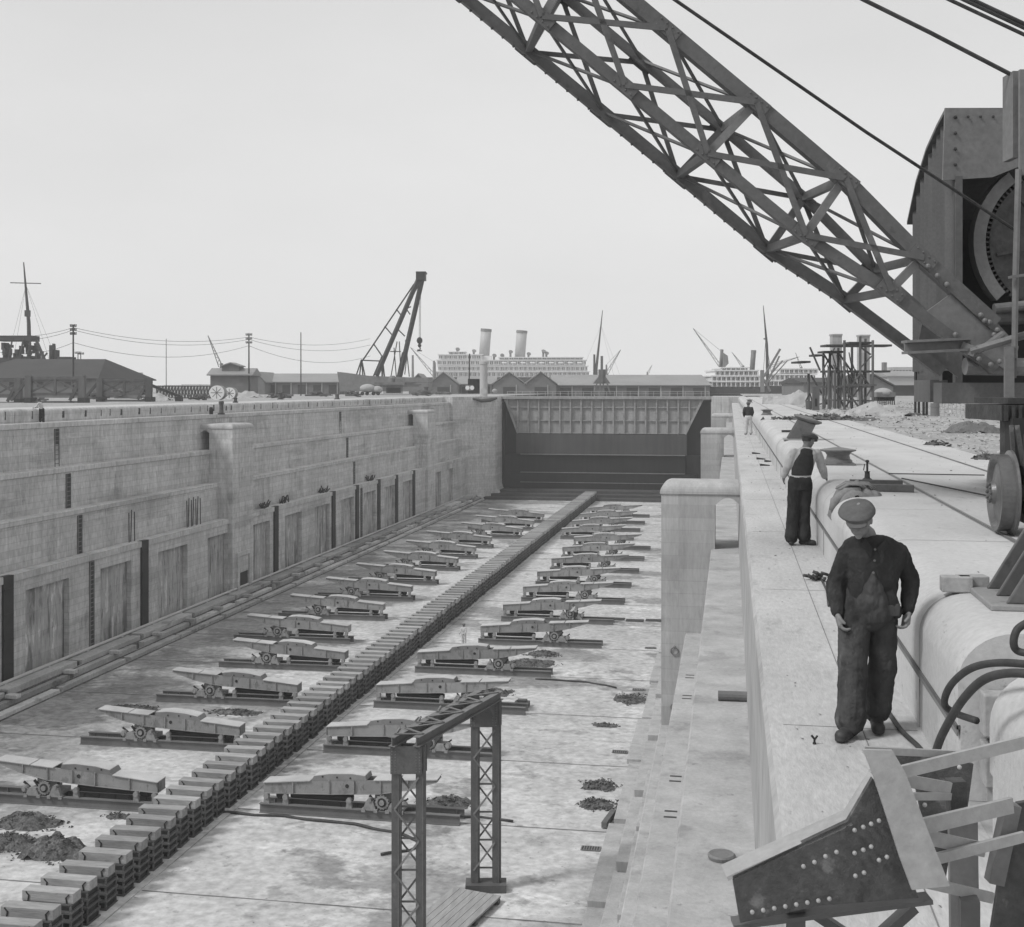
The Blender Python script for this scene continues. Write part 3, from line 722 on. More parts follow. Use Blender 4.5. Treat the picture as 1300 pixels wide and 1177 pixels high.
# ------------------------------------------------------------------ drains, rubble, small litter on the floor
for u, v, lab in ((811, 876, 'third slotted drain grate from the front near the right dock wall'), (787, 955, 'slotted drain grate between two rubble heaps and the next grate behind'), (750, 1078, 'nearest slotted drain grate in the bottom of the picture'), (826, 823, 'farthest slotted drain grate near the foot of the right pier')):
    p = G(u, v, 19.7); r = thing('drain_grate', lab, 'drain', (p.x, p.y, ZF + .03), 0, 'drain grates along the right floor edge')
    MB().box(-.42, .42, -.25, .25, 0, .015).build('frame', M['rail'], r)
    mb = MB()
    for k in range(7): mb.box(-.37 + .11 * k, -.31 + .11 * k, -.2, .2, .016, .02)
    mb.build('slots', M['black'], r)
def heap(u, v, H, w_, d_, h_, m, label, seed=0, name='rubble_heap', chips=260, csz=.1, z=None, grp=None, cat='heap', at=None):
    random.seed(seed); p = at if at else G(u, v, H); mb = MB(); n = 14; vs = []; fs = []
    for j in range(n + 1):
        for i in range(n + 1):
            x = (i / n * 2 - 1); y = (j / n * 2 - 1); q = max(0, 1 - (x * x + y * y) ** .5 * (1 + .55 * noise.noise(Vector((x * 1.6 + seed, y * 1.6, seed))) + .25 * noise.noise(Vector((x * 5 + seed, y * 5, seed)))))
            hh = h_ * (q ** .8) * (1 + .7 * noise.noise(Vector((x * 3, y * 3 + seed, 1.3)))) if q > 0 else -.03
            vs.append((x * w_ / 2, y * d_ / 2, hh))
    for j in range(n):
        for i in range(n): a = j * (n + 1) + i; fs.append((a, a + 1, a + n + 2, a + n + 1))
    mb.add(vs, fs)
    for k in range(chips):
        a = random.uniform(0, 2 * pi); rr = random.random() ** .7 * .62 * (1 + .35 * sin(a * 2 + seed) * sin(a * 3 + seed * 2))
        x = cos(a) * rr * w_; y = sin(a) * rr * d_; q = max(0, 1 - rr * 2); s_ = csz * random.uniform(.3, 1.2)
        c = Vector((x, y, h_ * q ** .8 * .95))
        tet = [c + Vector((random.uniform(-1, 1), random.uniform(-1, 1), random.uniform(-.4, .9))) * s_ for _ in range(5)]
        mb.add(tet, [(0, 1, 2), (0, 2, 3), (0, 3, 4), (0, 4, 1), (1, 2, 3, 4)])
    o = mb.build(name, m); o.location = (p.x, p.y, z if z is not None else ZF + .01)
    tag(o, label, cat, grp); return o
FH = 19.7; gr = 'rubble heaps on the dock floor'
heap(35, 1046, FH, 3.0, 1.8, .55, M['rubble'], 'dark rubble heap at the left picture edge below the nearest left cradle', 1, grp=gr)
heap(12, 1072, FH, 2.8, 1.6, .5, M['rubble'], 'dark rubble heap at the extreme bottom left corner', 2, grp=gr)
heap(72, 1084, FH, 2.8, 1.8, .85, M['rubble'], 'dark mound of rubble beside the nearest keel blocks', 3, grp=gr)
heap(150, 1037, FH, 1.1, .7, .15, M['rubble'], 'small flat rubble heap in front of the nearest left cradle', 4, grp=gr, chips=60)
heap(761, 998, FH, 1.6, 1.5, .18, M['rubble'], 'rubble heap farther of the two in front of the grate at right', 5, grp=gr)
heap(757, 1022, FH, 1.6, 1.5, .22, M['rubble'], 'rubble heap nearer of the two beside the short plank at right', 6, grp=gr)
heap(672, 843, FH, 3.4, 2.2, .35, M['rubble'], 'wide dark heap at the outer end of the fourth right cradle', 7, grp=gr)
heap(690, 831, FH, 2.2, 1.6, .3, M['rubble'], 'small dark heap just behind the wide one by the fourth right cradle', 8, grp=gr)
heap(566, 1022, FH, 2.2, 2.0, .35, M['rubble'], 'dark heap at the outer end of the nearest right cradle by the portal frame', 9, grp=gr)
heap(622, 880, FH, 3.0, 1.6, .35, M['rubble'], 'dark heap at the outer end of the third right cradle above the portal frame', 10, grp=gr)
heap(800, 888, FH, 2.0, 2.4, .12, M['rubble'], 'thin spread of dark spoil on the floor edge beyond the grates', 12, grp=gr)
heap(768, 921, FH, 1.4, .8, .12, M['rubble'], 'small flat spoil patch on the pale floor at right, level with the portal top', 13, grp=gr, chips=60)
heap(168, 900, FH, 3.4, 1.4, .2, M['rubble'], 'low dark heap behind the second left cradle', 14, grp=gr)
heap(300, 905, FH, 3.0, 1.2, .2, M['rubble'], 'low dark heap between the third left cradle and the keel blocks', 15, grp=gr)
heap(500, 872, FH, 2.4, 1.2, .2, M['rubble'], 'low dark heap beside the keel blocks by the third right cradle', 16, grp=gr)
p = G(773, 1044, FH); mb = MB(); mb.box(-.12, .12, -.9, .9, .05, .3); o = mb.build('timber_plank', M['dtimber']); o.location = (p.x, p.y, ZF); o.rotation_euler.z = -.15
tag(o, 'short dark timber lying by the nearer rubble heap on the right floor', 'timber')
p = G(663, 897, FH); mb = MB(); mb.box(-.45, .45, -.3, .3, 0, .3); mb.box(-.3, .3, -.2, .2, .3, .42); o = mb.build('steel_block', M['dtimber'], bevel=.03); o.location = (p.x, p.y, ZF + .03)
tag(o, 'dark squat block lying on the pale floor right of the cradle ends', 'block')
def floor_rope(pts, r, name, label, cat, m='hose'):
    P3 = [G(u, v, 19.66) for u, v in pts]; Q = []
    for a, b in zip(P3, P3[1:]):
        for k in range(6):
            q = a.lerp(b, k / 6); q.z = ZF + .06 + .02 * sin(q.x * 3); q.y += .06 * sin(q.x * 2.1); Q.append(q)
    tag(MB().tube(Q, r, 6).build(name, M[m], smooth=True), label, cat)
floor_rope([(222, 1040), (288, 1032), (360, 1037), (450, 1047), (500, 1057), (540, 1072)], .07, 'cable', 'dark cable snaking over the floor in front of the nearest right cradle', 'cable')
floor_rope([(483, 1086), (520, 1080), (536, 1072)], .06, 'cable', 'short dark cable end left of the portal frame foot', 'cable')
floor_rope([(560, 1038), (610, 1038), (660, 1044)], .06, 'cable', 'dark cable running right from the nearest right cradle behind the portal', 'cable')
floor_rope([(680, 862), (745, 866), (790, 875)], .06, 'pipe_run', 'thin dark pipe on the floor from the fourth right cradle towards the wall', 'pipe')
for i, (u, v) in enumerate(((782, 786), (806, 788), (831, 788))):
    p = G(u, v, FH); mb = MB(); mb.box(-.75, .75, -.5, .5, 0, .012); o = mb.build('floor_hatch', M['black']); o.location = (p.x, p.y, ZF + .035)
    tag(o, ['left', 'middle', 'right'][i] + ' one of three dark rectangular floor openings beside the near pier', 'hatch', 'dark openings in a line on the right floor')
# ------------------------------------------------------------------ portal frame standing on the dock floor
pf = thing('portal_frame', 'dark lattice steel portal frame standing on the dock floor in the foreground', 'gantry', (-10.4, 44, ZF))
A = P(519, 945, 42.2); B = P(617, 892, 48.0); A.z = B.z = CZ - 12.3
dirv = (B - A); dirv.z = 0; span = dirv.length; dirv.normalize(); side = Vector((cs, sn, 0))
def colm(c, name):
    r = c - side * .42; l = c + side * .42; cz = c.z
    mb = MB()
    for q in (r, l):
        mb.bar((q.x, q.y, ZF + .3), (q.x, q.y, cz), .26, .3, up=tuple(side))
        mb.bar((q.x, q.y, ZF + .3), (q.x, q.y, cz), .3, .2, up=tuple(dirv))
    o = child(mb, 'upright', M['jib'], pf)
    mb = MB(); z = ZF + .8; k = 0
    while z < cz - 1.2:
        for off in (-.16, .16):
            a, b = (r, l) if (k + (off > 0)) % 2 == 0 else (l, r)
            mb.bar((a.x + dirv.x * off, a.y + dirv.y * off, z), (b.x + dirv.x * off, b.y + dirv.y * off, z + 1.1), .07, .02, up=tuple(dirv))
            if off > 0: mb.bar((r.x + dirv.x * off, r.y + dirv.y * off, z), (l.x + dirv.x * off, l.y + dirv.y * off, z), .07, .02, up=tuple(dirv))
        z += 1.1; k += 1
    child(mb, 'lacing', M['jib_l'], pf)
    mb = MB()
    for off in (-.2, .19): 
        a = r + dirv * off - side * .12; b = l + dirv * off + side * .12
        mb.bar((a.x, a.y, cz - .5), (b.x, b.y, cz - .5), .02, .95)
    child(mb, 'gusset', M['jib'], pf)
    mb = MB()
    for k in range(9):
        for q, e in ((r, -1), (l, 1)):
            for o2 in (-.06, .06): mb.ball((q.x - dirv.x * .215 + side.x * o2, q.y - dirv.y * .215 + side.y * o2, cz - .1 - .1 * k), .022, n=6, m=4)
    child(mb, 'rivet', M['jib_l'], pf)
    mb = MB(); mb.bar(c - side * .8 + Vector((0, 0, ZF - c.z + .15)), c + side * .8 + Vector((0, 0, ZF - c.z + .15)), .8, .3); child(mb, 'foot', M['dtimber'], pf)
colm(A, 'a'); colm(B, 'b')
mb = MB()
for s_ in (-.42, .42):
    a = A + side * s_ - dirv * .35 + Vector((0, 0, .17)); b = B + side * s_ + dirv * .35 + Vector((0, 0, .17))
    mb.ibeam(a, b, .26, .34, .03)
child(mb, 'top_beam', M['jib_l'], pf)
mb = MB(); nb = 4
for k in range(nb):
    a = A + dirv * (span * k / nb) + Vector((0, 0, .36)); b = A + dirv * (span * (k + .5) / nb) + Vector((0, 0, .36)); c = A + dirv * (span * (k + 1) / nb) + Vector((0, 0, .36))
    mb.bar(a + side * .5, b - side * .5, .09, .03); mb.bar(b - side * .5, c + side * .5, .09, .03); mb.bar(a - side * .5, a + side * .5, .08, .03)
    b2 = b - side * .45 + Vector((0, 0, .0))
    mb.bar(a - side * .45, b2 - Vector((0, 0, 0)) - side * .25, .06)
child(mb, 'top_lacing', M['jib_l'], pf)
mb = MB()
for s_ in (-1, 1):
    for c, e in ((A, 1), (B, -1)):
        q = c + side * (.44 * s_) + dirv * (e * .1); mb.add([q + Vector((0, 0, -.02)), q + dirv * (e * .7), q + Vector((0, 0, -.9)), q + side * .02 + Vector((0, 0, -.02)), q + side * .02 + dirv * (e * .7), q + side * .02 + Vector((0, 0, -.9))], [(0, 1, 2), (5, 4, 3), (0, 3, 4, 1), (1, 4, 5, 2), (2, 5, 3, 0)])
child(mb, 'knee_plate', M['jib'], pf)
mid = (A + B) / 2; dk = thing('timber_deck', 'pale plank staging under the portal frame on the dock floor', 'staging', (mid.x, mid.y, ZF), math.atan2(-dirv.x, dirv.y))
for k in range(7):
    MB().box(-.98 + .29 * k, -.71 + .29 * k, -2.4 + random.uniform(-.1, .1), 2.3, .18, .26).build('plank', M['plank'], dk)
mb = MB(); [mb.box(-1.05, 1.05, y, y + .2, 0.02, .18) for y in (-2.2, 0, 2)]; mb.build('bearer', M['dtimber'], dk)
# ------------------------------------------------------------------ rails on the quay
for x, lab in ((2.66, 'crane rail nearest the coping on the concrete quay'), (4.42, 'crane rail along the gravel edge of the quay')):
    mb = MB(); mb.box(x - .02, x + .012, Y0, 232, .003, .012); mb.box(x - .045, x - .022, Y0, 232, .001, .003)
    tag(mb.build('crane_rail', M['rail']), lab, 'rail', 'crane rails along the quay')
def wireline(pts, r, name, label, cat, sag=0, n=14, m='wire', grp=None):
    Q = []
    for a, b in zip(pts, pts[1:]):
        a = Vector(a); b = Vector(b)
        for k in range(n + 1):
            t = k / n; q = a.lerp(b, t); q.z -= sag * 4 * t * (1 - t); Q.append(q)
    return tag(MB().tube(Q, r, 6).build(name, M[m]), label, cat, grp)
a = G(1145, 609, 1.44); b = G(1262, 633, 1.44); c = G(1300, 641, 1.44)
for q in (a, b, c): q.z = .03
wireline([a, b, c], .012, 'wire_rope', 'thin wire rope lying slack across the quay towards the crane wheel', 'rope')
a = G(1128, 602, 1.44); b = G(1250, 604, 1.44); a.z = b.z = .02
wireline([a, b], .01, 'wire_rope', 'thin straight rope across the quay just beyond the slack one', 'rope')
# ------------------------------------------------------------------ travelling crane
cr = thing('travelling_crane', 'dark steel travelling crane with big lattice jib at the right edge', 'crane', c2w(6.6, 14, 0), PSI)
ZN, ZFAR = 15.0, 16.4
def nearP(u, v): return P(u, v, ZN)
LAT = c2w(-.15, 1.4) 
Anode = [(1262, 412), (1169.5, 328), (1071, 228)] + [(958.5 - 112.3 * k, 132.5 - 93.7 * k) for k in range(9)]
Cnode = [(1262, 470), (1129, 370), (1021, 300)] + [(897 - 104.5 * k, 197 - 86.5 * k) for k in range(9)]
An = [nearP(*q) for q in Anode]; Cn = [nearP(*q) for q in Cnode]
for k in range(9, 12):                               # the tip tapers, out of the picture
    t = (k - 8) / 3.0; m_ = (An[k] + Cn[k]) / 2; An[k] = An[k].lerp(m_, t * .75); Cn[k] = Cn[k].lerp(m_, t * .75)
Dn = [q + LAT for q in An]; Bn = [q + LAT for q in Cn]
nside = Vector((-sn, cs, 0))
def chord(nodes, w_, name, m):
    mb = MB()
    for a, b in zip(nodes, nodes[1:]): mb.bar(a, b, w_, w_ * .85, up=tuple(nside))
    return child(mb, name, m, cr)
for nodes, wd in ((An, .18), (Cn, .135), (Dn, .115), (Bn, .15)): chord(nodes, wd, 'jib_chord', M['jib'])
def lat(a_, b_, name, wd, th, faceup):
    mb = MB()
    for i in range(1, 11):
        mb.bar(a_[i], b_[i + 1], wd, th, up=faceup); mb.bar(b_[i] , a_[i + 1], wd, th, up=faceup)
    return child(mb, name, M['jib'], cr)
jd = (An[5] - An[3]).normalized(); jn = nside.cross(jd)
off = nside * .04
def shift(l, o_): return [q + o_ for q in l]
lat(shift(An, -off * 2.4), shift(Cn, -off * 2.4), 'side_lattice', .03, .072, tuple(jn)); lat(shift(Dn, off * 2), shift(Bn, off * 2), 'side_lattice', .03, .06, tuple(jn))
lat(An, Dn, 'top_lattice', .045, .03, tuple(jn)); lat(Cn, Bn, 'bottom_lattice', .045, .03, tuple(jn))
mb = MB()
for i in (1, 2, 3, 5, 7, 9, 11):
    for a_, b_ in ((An, Cn), (Dn, Bn), (An, Dn), (Cn, Bn)):
        mb = MB(); mb.bar(a_[i], b_[i], .1, .085, up=tuple(nside)); child(mb, 'jib_strut', M['jib_l'] if a_ is An else M['jib'], cr)
mb = MB()
for nodes, s_ in ((An, -1), (Cn, -1), (Dn, 1), (Bn, 1)):       # gussets and rivet heads
    for i in range(1, 11):
        q = nodes[i] + nside * (s_ * .088); mb.bar(q - jd * .17, q + jd * .17, .02, .17, up=tuple(jn))
        for k in (-.13, -.045, .045, .13):
            for e in (-.045, .045):
                r_ = q + jd * k + jn * e + nside * (s_ * .008); mb.ball(r_, .017, n=6, m=4)
        child(mb, 'gusset_plate', M['jib'], cr); mb = MB()
mb = MB()
for nodes in (An, Bn):                                # rivets standing along the outer edges
    for i in range(1, 10):
        L_ = (nodes[i + 1] - nodes[i]); nn_ = int(L_.length / .17)
        for k in range(nn_):
            q = nodes[i] + L_ * (k / nn_) + (jn if nodes is An else -jn) * (-.085 if jn.z < 0 else .085); mb.ball(q, .02, n=5, m=3)
    child(mb, 'rivet_line', M['jib'], cr); mb = MB()
# foot plates of the jib, near and far side
for o_, s_ in ((Vector((0, 0, 0)), -1), (LAT, 1)):
    poly = [P(1236, 398, ZN), P(1228, 436, ZN), P(1285, 478, ZN), P(1292, 440, ZN), P(1262, 405, ZN)]
    if s_ < 0:
        poly = [P(1188, 340, ZN), P(1208, 372, ZN), P(1172, 398, ZN), P(1215, 430, ZN), P(1285, 476, ZN), P(1292, 440, ZN), P(1262, 407, ZN)]
    n_ = len(poly); vs = [q + o_ + nside * .03 * s_ for q in poly] + [q + o_ for q in poly]
    mb = MB().add(vs, [tuple(range(n_)), tuple(range(2 * n_ - 1, n_ - 1, -1))] + [(k, k + n_, (k + 1) % n_ + n_, (k + 1) % n_) for k in range(n_)])
    child(mb, 'jib_foot_plate', M['jib_l'] if s_ < 0 else M['jib'], cr)
mb = MB()
for u, v in ((1178, 338), (1190, 350), (1202, 361), (1245, 400), (1256, 409), (1266, 419), (1250, 407), (1275, 430), (1262, 425), (1228, 448), (1243, 456), (1258, 463), (1269, 459), (1225, 437), (1213, 425)):
    mb.ball(P(u, v, ZN - .1), .034, n=8, m=5)
child(mb, 'bolt_head', M['jib_l'], cr)
mb = MB(); mb.tube([P(1225, 465, 15.1), P(1305, 466, 15.1)], .11, 12); child(mb, 'hinge_shaft', M['jib_l'], cr)
mb = MB(); mb.ibeam(P(1148, 441, 14.4), P(1232, 437, 14.4), .22, .16, .03); mb.tube([P(1232, 446, 14.3), P(1306, 424, 14.1)], .045, 8); mb.tube([P(1243, 446, 14.4), P(1272, 424, 14.9)], .04, 8); mb.bar(P(1222, 440, 14.4), P(1240, 447, 14.3), .12)
child(mb, 'tie_beam', M['jib_l'], cr)
# machinery house
def K(u, zc): return (u - CU) / F * zc
def hp(u, v, zc): return P(u, v, zc)
zf_, zb_ = 17.0, 18.9
mb = MB()
top = [(zf_, 356 * zf_ / F), (zf_ + .35, 3.75), (zf_ + .8, 3.5), (zf_ + 1.25, 3.1), (zf_ + 1.65, 2.55)]
xl = K(1200, zf_)
for (z0, h0), (z1, h1) in zip(top, top[1:]):
    a, b = c2w(xl, z0, CZ + h0), c2w(xl, z1, CZ + h1); a2, b2 = c2w(xl + 3.2, z0, CZ + h0), c2w(xl + 3.2, z1, CZ + h1)
    n_ = Vector((0, 0, .05)); mb.add([a, b, b2, a2, a - n_, b - n_, b2 - n_, a2 - n_], [(0, 1, 2, 3), (7, 6, 5, 4), (0, 4, 5, 1), (1, 5, 6, 2), (2, 6, 7, 3), (3, 7, 4, 0)])
child(mb, 'curved_roof', M['jib'], cr)
mb = MB(); fp = [hp(1200, 137, zf_ - .02), hp(1310, 139, zf_ - .02), hp(1310, 205, zf_ - .02), hp(1260, 225, zf_ - .02), hp(1197, 229, zf_ - .02)]
mb.add(fp + [q + nside * .04 for q in fp], [tuple(range(5)), tuple(range(9, 4, -1))] + [(k, k + 5, (k + 1) % 5 + 5, (k + 1) % 5) for k in range(5)])
child(mb, 'fascia_plate', M['jib_l'], cr)
mb = MB()
for k in range(6): mb.ball(hp(1213, 149 + 20 * k if k < 4 else 149, zf_ - .04), .025, n=6, m=4)
for k in range(5): mb.ball(hp(1213 + 16 * k, 148, zf_ - .04), .02, n=6, m=4)
child(mb, 'rivet', M['iron'], cr)
def corrugated(a, b, z0f, z1, name, pitch=.095, amp=.028):
    a = Vector(a); b = Vector(b); d = b - a; n_ = int(d.length / pitch * 4); nn2 = Vector((d.y, -d.x, 0)).normalized(); vs = []; fs = []
    for i in range(n_ + 1):
        q = a + d * (i / n_) + nn2 * (amp * sin(i * pi / 2)); top_ = z1(i / n_) if callable(z1) else z1
        vs += [(q.x, q.y, z0f), (q.x, q.y, top_)]
    for i in range(n_): fs.append((2 * i, 2 * i + 2, 2 * i + 3, 2 * i + 1))
    o = child(MB().add(vs, fs), name, M['corr'], cr, smooth=False); sm = o.modifiers.new('s', 'SOLIDIFY'); sm.thickness = .006; return o
xs = K(1211, zf_)
def rooft(t):
    z = zf_ + .02 + 1.55 * t
    for (z0, h0), (z1, h1) in zip(top, top[1:]):
        if z0 <= z <= z1: return CZ + h0 + (h1 - h0) * (z - z0) / (z1 - z0) - .05
    return CZ + 2.5
corrugated(c2w(xs, zf_ + .02), c2w(xs, zf_ + 1.57), CZ + .25, rooft, 'side_sheeting', .17, .075)
mb = MB()
def cbox(x0, x1, z0, z1, h0, h1, mb_):
    q = [c2w(x0, z0, CZ + h0), c2w(x1, z0, CZ + h0), c2w(x1, z1, CZ + h0), c2w(x0, z1, CZ + h0), c2w(x0, z0, CZ + h1), c2w(x1, z0, CZ + h1), c2w(x1, z1, CZ + h1), c2w(x0, z1, CZ + h1)]
    mb_.add(q, [(0,3,2,1),(4,5,6,7),(0,1,5,4),(1,2,6,5),(2,3,7,6),(3,0,4,7)]); return mb_
cbox(xs, xs + 4, zf_ + 1.6, zf_ + 1.68, .0, 2.75, mb); cbox(xs, xs + 4, zf_, zf_ + 1.7, -.05, .05, mb); child(mb, 'back_wall', M['black'], cr)
mb = MB(); cbox(K(1212, zf_), K(1221, zf_), zf_ - .03, zf_ + .08, .0, 2.95, mb); child(mb, 'corner_post', M['jib'], cr)
# lower cabin sheet beyond the jib foot
corrugated(P(1166, 490, 18.4), P(1196, 490, 17.4), CZ + .1, CZ + .95, 'lower_sheeting')
mb = MB(); cbox(K(1166, 18.4), K(1180, 18.4), 18.35, 18.4, .9, 3.0, mb) if False else None
mb = MB(); cbox(K(1192, 15.3), K(1192, 15.3) + 3.6, 15.2, 15.5, -.19, .07, mb); cbox(K(1166, 18), K(1200, 17.6), 17.5, 18.2, -.2, .12, mb); child(mb, 'base_girder', M['corr'], cr)
mb = MB(); cbox(xs + .1, xs + 4, 15.5, zf_ + 1.5, -.12, -.02, mb); child(mb, 'machinery_floor', M['jib'], cr)
# great spur wheel and its guard
gc = c2w(K(1341, 17.3), 17.3, CZ + (HV - 308) / F * 17.3); gr_ = .97
mb = MB(); R3 = Matrix.Translation(gc) @ Matrix.Rotation(PSI, 4, 'Z')
wm = MB(); wm.lathe([(.1, -.12), (.1, .1)], (0, 0, 0), 'y', 16); wm.lathe([(gr_ - .1, -.06), (gr_, -.06), (gr_, .06), (gr_ - .1, .06)], (0, 0, 0), 'y', 64); wm.lathe([(.1, -.02), (gr_ - .05, -.02), (gr_ - .05, .02), (.1, .02)], (0, 0, 0), 'y', 48)
for k in range(6):
    a = pi * k / 3 + .2; wm.bar((.1 * cos(a), -.04, .1 * sin(a)), ((gr_ - .08) * cos(a), -.04, (gr_ - .08) * sin(a)), .05, .1, up=(0, 1, 0))
for k in range(90):
    a = 2 * pi * k / 90; wm.bar((gr_ * cos(a), 0, gr_ * sin(a)), ((gr_ + .05) * cos(a), 0, (gr_ + .05) * sin(a)), .11, .028, up=(-sin(a), 0, cos(a)))
child(wm.xf(R3), 'spur_wheel', M['iron'], cr)
wm = MB(); pts = []
for k in range(15):
    a = pi * .70 + (pi * .54) * k / 14; pts.append(a)
for a0, a1 in zip(pts, pts[1:]):
    for r0, r1, y0, y1 in ((1.04, 1.21, -.1, -.08), (1.18, 1.21, -.08, .1)):
        q = [(r0 * cos(a0), y0, r0 * sin(a0)), (r1 * cos(a0), y0, r1 * sin(a0)), (r1 * cos(a1), y0, r1 * sin(a1)), (r0 * cos(a1), y0, r0 * sin(a1))]
        q += [(x, y1, z) for x, y, z in q]; wm.add(q, [(0, 1, 2, 3), (7, 6, 5, 4), (0, 4, 5, 1), (1, 5, 6, 2), (2, 6, 7, 3), (3, 7, 4, 0)])
child(wm.xf(R3), 'gear_guard', M['jib_l'], cr)
mb = MB(); mb.tube([P(1262, 392, 16.9), P(1320, 386, 16.9)], .07, 12); mb.tube([P(1262, 405, 17.6), P(1320, 402, 17.6)], .1, 12); child(mb, 'drum_shaft', M['jib_l'], cr)
# front mast plate, rod and ladder bracket
mb = MB(); cbox(K(1286, 14.2), K(1294, 14.2), 14.2, 14.5, (HV - 200) / F * 14.2, (HV - 90) / F * 14.2, mb); cbox(K(1295, 14), K(1330, 14), 14, 14.05, (HV - 222) / F * 14, (HV - 88) / F * 14, mb); child(mb, 'mast_plate', M['jib_l'], cr)
mb = MB(); mb.tube([P(1293, 215, 14), P(1289, 360, 14), P(1288, 455, 14)], .035, 8); mb.bar(P(1282, 352, 13.9), P(1310, 348, 13.9), .1, .03); mb.bar(P(1281, 440, 14), P(1281, 508, 14), .1, .08); mb.bar(P(1289, 360, 14.05), P(1287, 480, 14.05), .05, .05); child(mb, 'stay_rod', M['jib_l'], cr)
# truck: frame, axle box and wheels on the rail
tr_ = MB()
x0_, x1_ = K(1262, 12.6), K(1262, 12.6) + 2.6
cbox(x0_, x1_, 12.4, 13.4, -.33, -.17, tr_); cbox(x0_ + .1, x1_, 12.5, 13.4, -.16, -.1, tr_)
for k in range(14): cbox(x0_ + .02 + .07 * k, x0_ + .05 + .07 * k, 12.36, 12.4, -.33, -.17, tr_)
cbox(x0_ + .1, x0_ + .2, 12.5, 12.7, -.9, -.33, tr_); cbox(x0_ + .32, x0_ + .36, 12.3, 12.36, -.85, -.33, tr_)
cbox(x0_ + .2, x1_, 12.55, 12.75, -1.2, -.85, tr_)
child(tr_, 'truck_frame', M['iron'], cr)
tr_ = MB(); cbox(K(1284, 12.2), x1_, 12.15, 12.5, (HV - 652) / F * 12.2, (HV - 622) / F * 12.2, tr_); cbox(K(1286, 12.3), x1_, 12.3, 12.5, -.98, -.3, tr_); child(tr_, 'axle_box', M['black'], cr)
tr_ = MB()
for u0, u1, v0, v1 in ((1284, 1288, 540, 608), (1291, 1300, 545, 600), (1279, 1300, 604, 612)):
    q0 = P(u0, v0, 12.2); q1 = P(u1, v1, 12.2); tr_.bar(q0, q1, .035, .05)
tr_.bar(P(1291, 540, 12.15), P(1302, 612, 12.15), .04); child(tr_, 'bogie_bar', M['rusty'], cr)
def cwheel(wc, name='wheel'):
    wm = MB(); wm.lathe([(.05, -.12), (.1, -.12), (.12, -.08), (.3, -.04), (.335, -.08), (.38, -.08), (.38, .045), (.42, .06), (.425, .085), (.37, .1), (.1, .06), (.08, .2)], (0, 0, 0), 'x', 40)
    for k in range(10):
        a = pi * k / 5; wm.ball((-.13, .09 * cos(a), .09 * sin(a)), .018, n=6, m=4)
    return child(wm.xf(Matrix.Translation(wc)), name, M['hump'], cr, smooth=False)
for y in (12.78, 10.2):
    for x in (2.66, 4.42): cwheel(Vector((x, y, .415)))
mb = MB()
for y in (12.78, 10.2): mb.tube([(2.8, y, .415), (4.3, y, .415)], .07, 10); mb.box(2.85, 3.15, y - .2, y + .2, .12, .68)
child(mb, 'axle', M['iron'], cr)
mb = MB(); mb.tube([(2.85, 12.6, .6), (2.85, 12.6, 1.0)], .03, 8); mb.bar((2.9, 12.45, .95), (3.2, 12.4, .55), .05); mb.bar((3.3, 12.4, 1.1), (3.3, 12.4, .5), .06); child(mb, 'brake_rod', M['jib_l'], cr)
# ropes of the crane
tipw = (An[11] + Cn[11]) / 2 + LAT / 2
def rope(a, b, r, lab): return wireline([a, b], r, 'crane_rope', lab, 'rope', sag=.05, n=10)
mb = MB(); mb.tube([P(1292, 294, 16.9), P(1100, 168, 16.0), P(857, 0, 15.2), P(500, -243, 14.8), tipw + Vector((0, 0, .6))], .022, 6); child(mb, 'hoist_rope', M['iron'], cr)
mb = MB(); mb.tube([P(1288, 97, 14.3), P(1180, 41, 14.3), P(1097, 0, 14.3), P(700, -205, 14.6), tipw + Vector((0, 0, .9))], .025, 6); child(mb, 'luffing_rope', M['iron'], cr)
for du in (0, 18, 30):
    mb = MB(); mb.tube([P(1330 + du, 58, 14.3), P(1206 + du, 0, 14.3), P(760 + du, -215 , 14.6), tipw + Vector((0, 0, 1.0 + du * .01))], .022, 6); child(mb, 'luffing_rope', M['iron'], cr)
# ------------------------------------------------------------------ bollards on the coping
def leaning_bollard(p, label, sc=.78, lean=.5, rz=0):
    r = thing('bollard', label, 'bollard', p, rz, 'iron bollards along the quay coping')
    r.scale = (sc, sc, sc)
    MB().box(-.5, .5, -.42, .42, 0, .045).build('base_plate', M['girder'], r, bevel=.01)
    mb = MB(); n_ = 20
    for k in range(3):                              # vertical ribs of the raked body
        y = -.34 + .34 * k; mb.add([(-.38, y - .02, .045), (.3, y - .02, .045), (.52, y - .02, .5), (-.02, y - .02, .66), (-.38, y + .02, .045), (.3, y + .02, .045), (.52, y + .02, .5), (-.02, y + .02, .66)], [(0, 1, 2, 3), (7, 6, 5, 4), (0, 4, 5, 1), (1, 5, 6, 2), (2, 6, 7, 3), (3, 7, 4, 0)])
    mb.add([(-.26, -.3, .045), (.24, -.3, .045), (.5, -.3, .5), (.05, -.3, .63), (-.26, .3, .045), (.24, .3, .045), (.5, .3, .5), (.05, .3, .63)], [(0, 1, 2, 3), (7, 6, 5, 4), (0, 4, 5, 1), (1, 5, 6, 2), (2, 6, 7, 3), (3, 7, 4, 0)])
    mb.build('ribbed_body', M['jib'], r, bevel=.01)
    mb = MB(); mb.lathe([(.2, -.06), (.36, 0), (.47, .07), (.46, .12), (.1, .16)], (0, 0, 0), 'z', 32)
    mb.xf(Matrix.Translation((.27, 0, .6)) @ Matrix.Rotation(.3, 4, 'Y')); mb.build('rimmed_head', M['rail'], r, smooth=False)
    return r
nb = leaning_bollard((2.12, 8.75, 0), 'big raked iron bollard with a rope round it, closest to the crane wheel', .9)
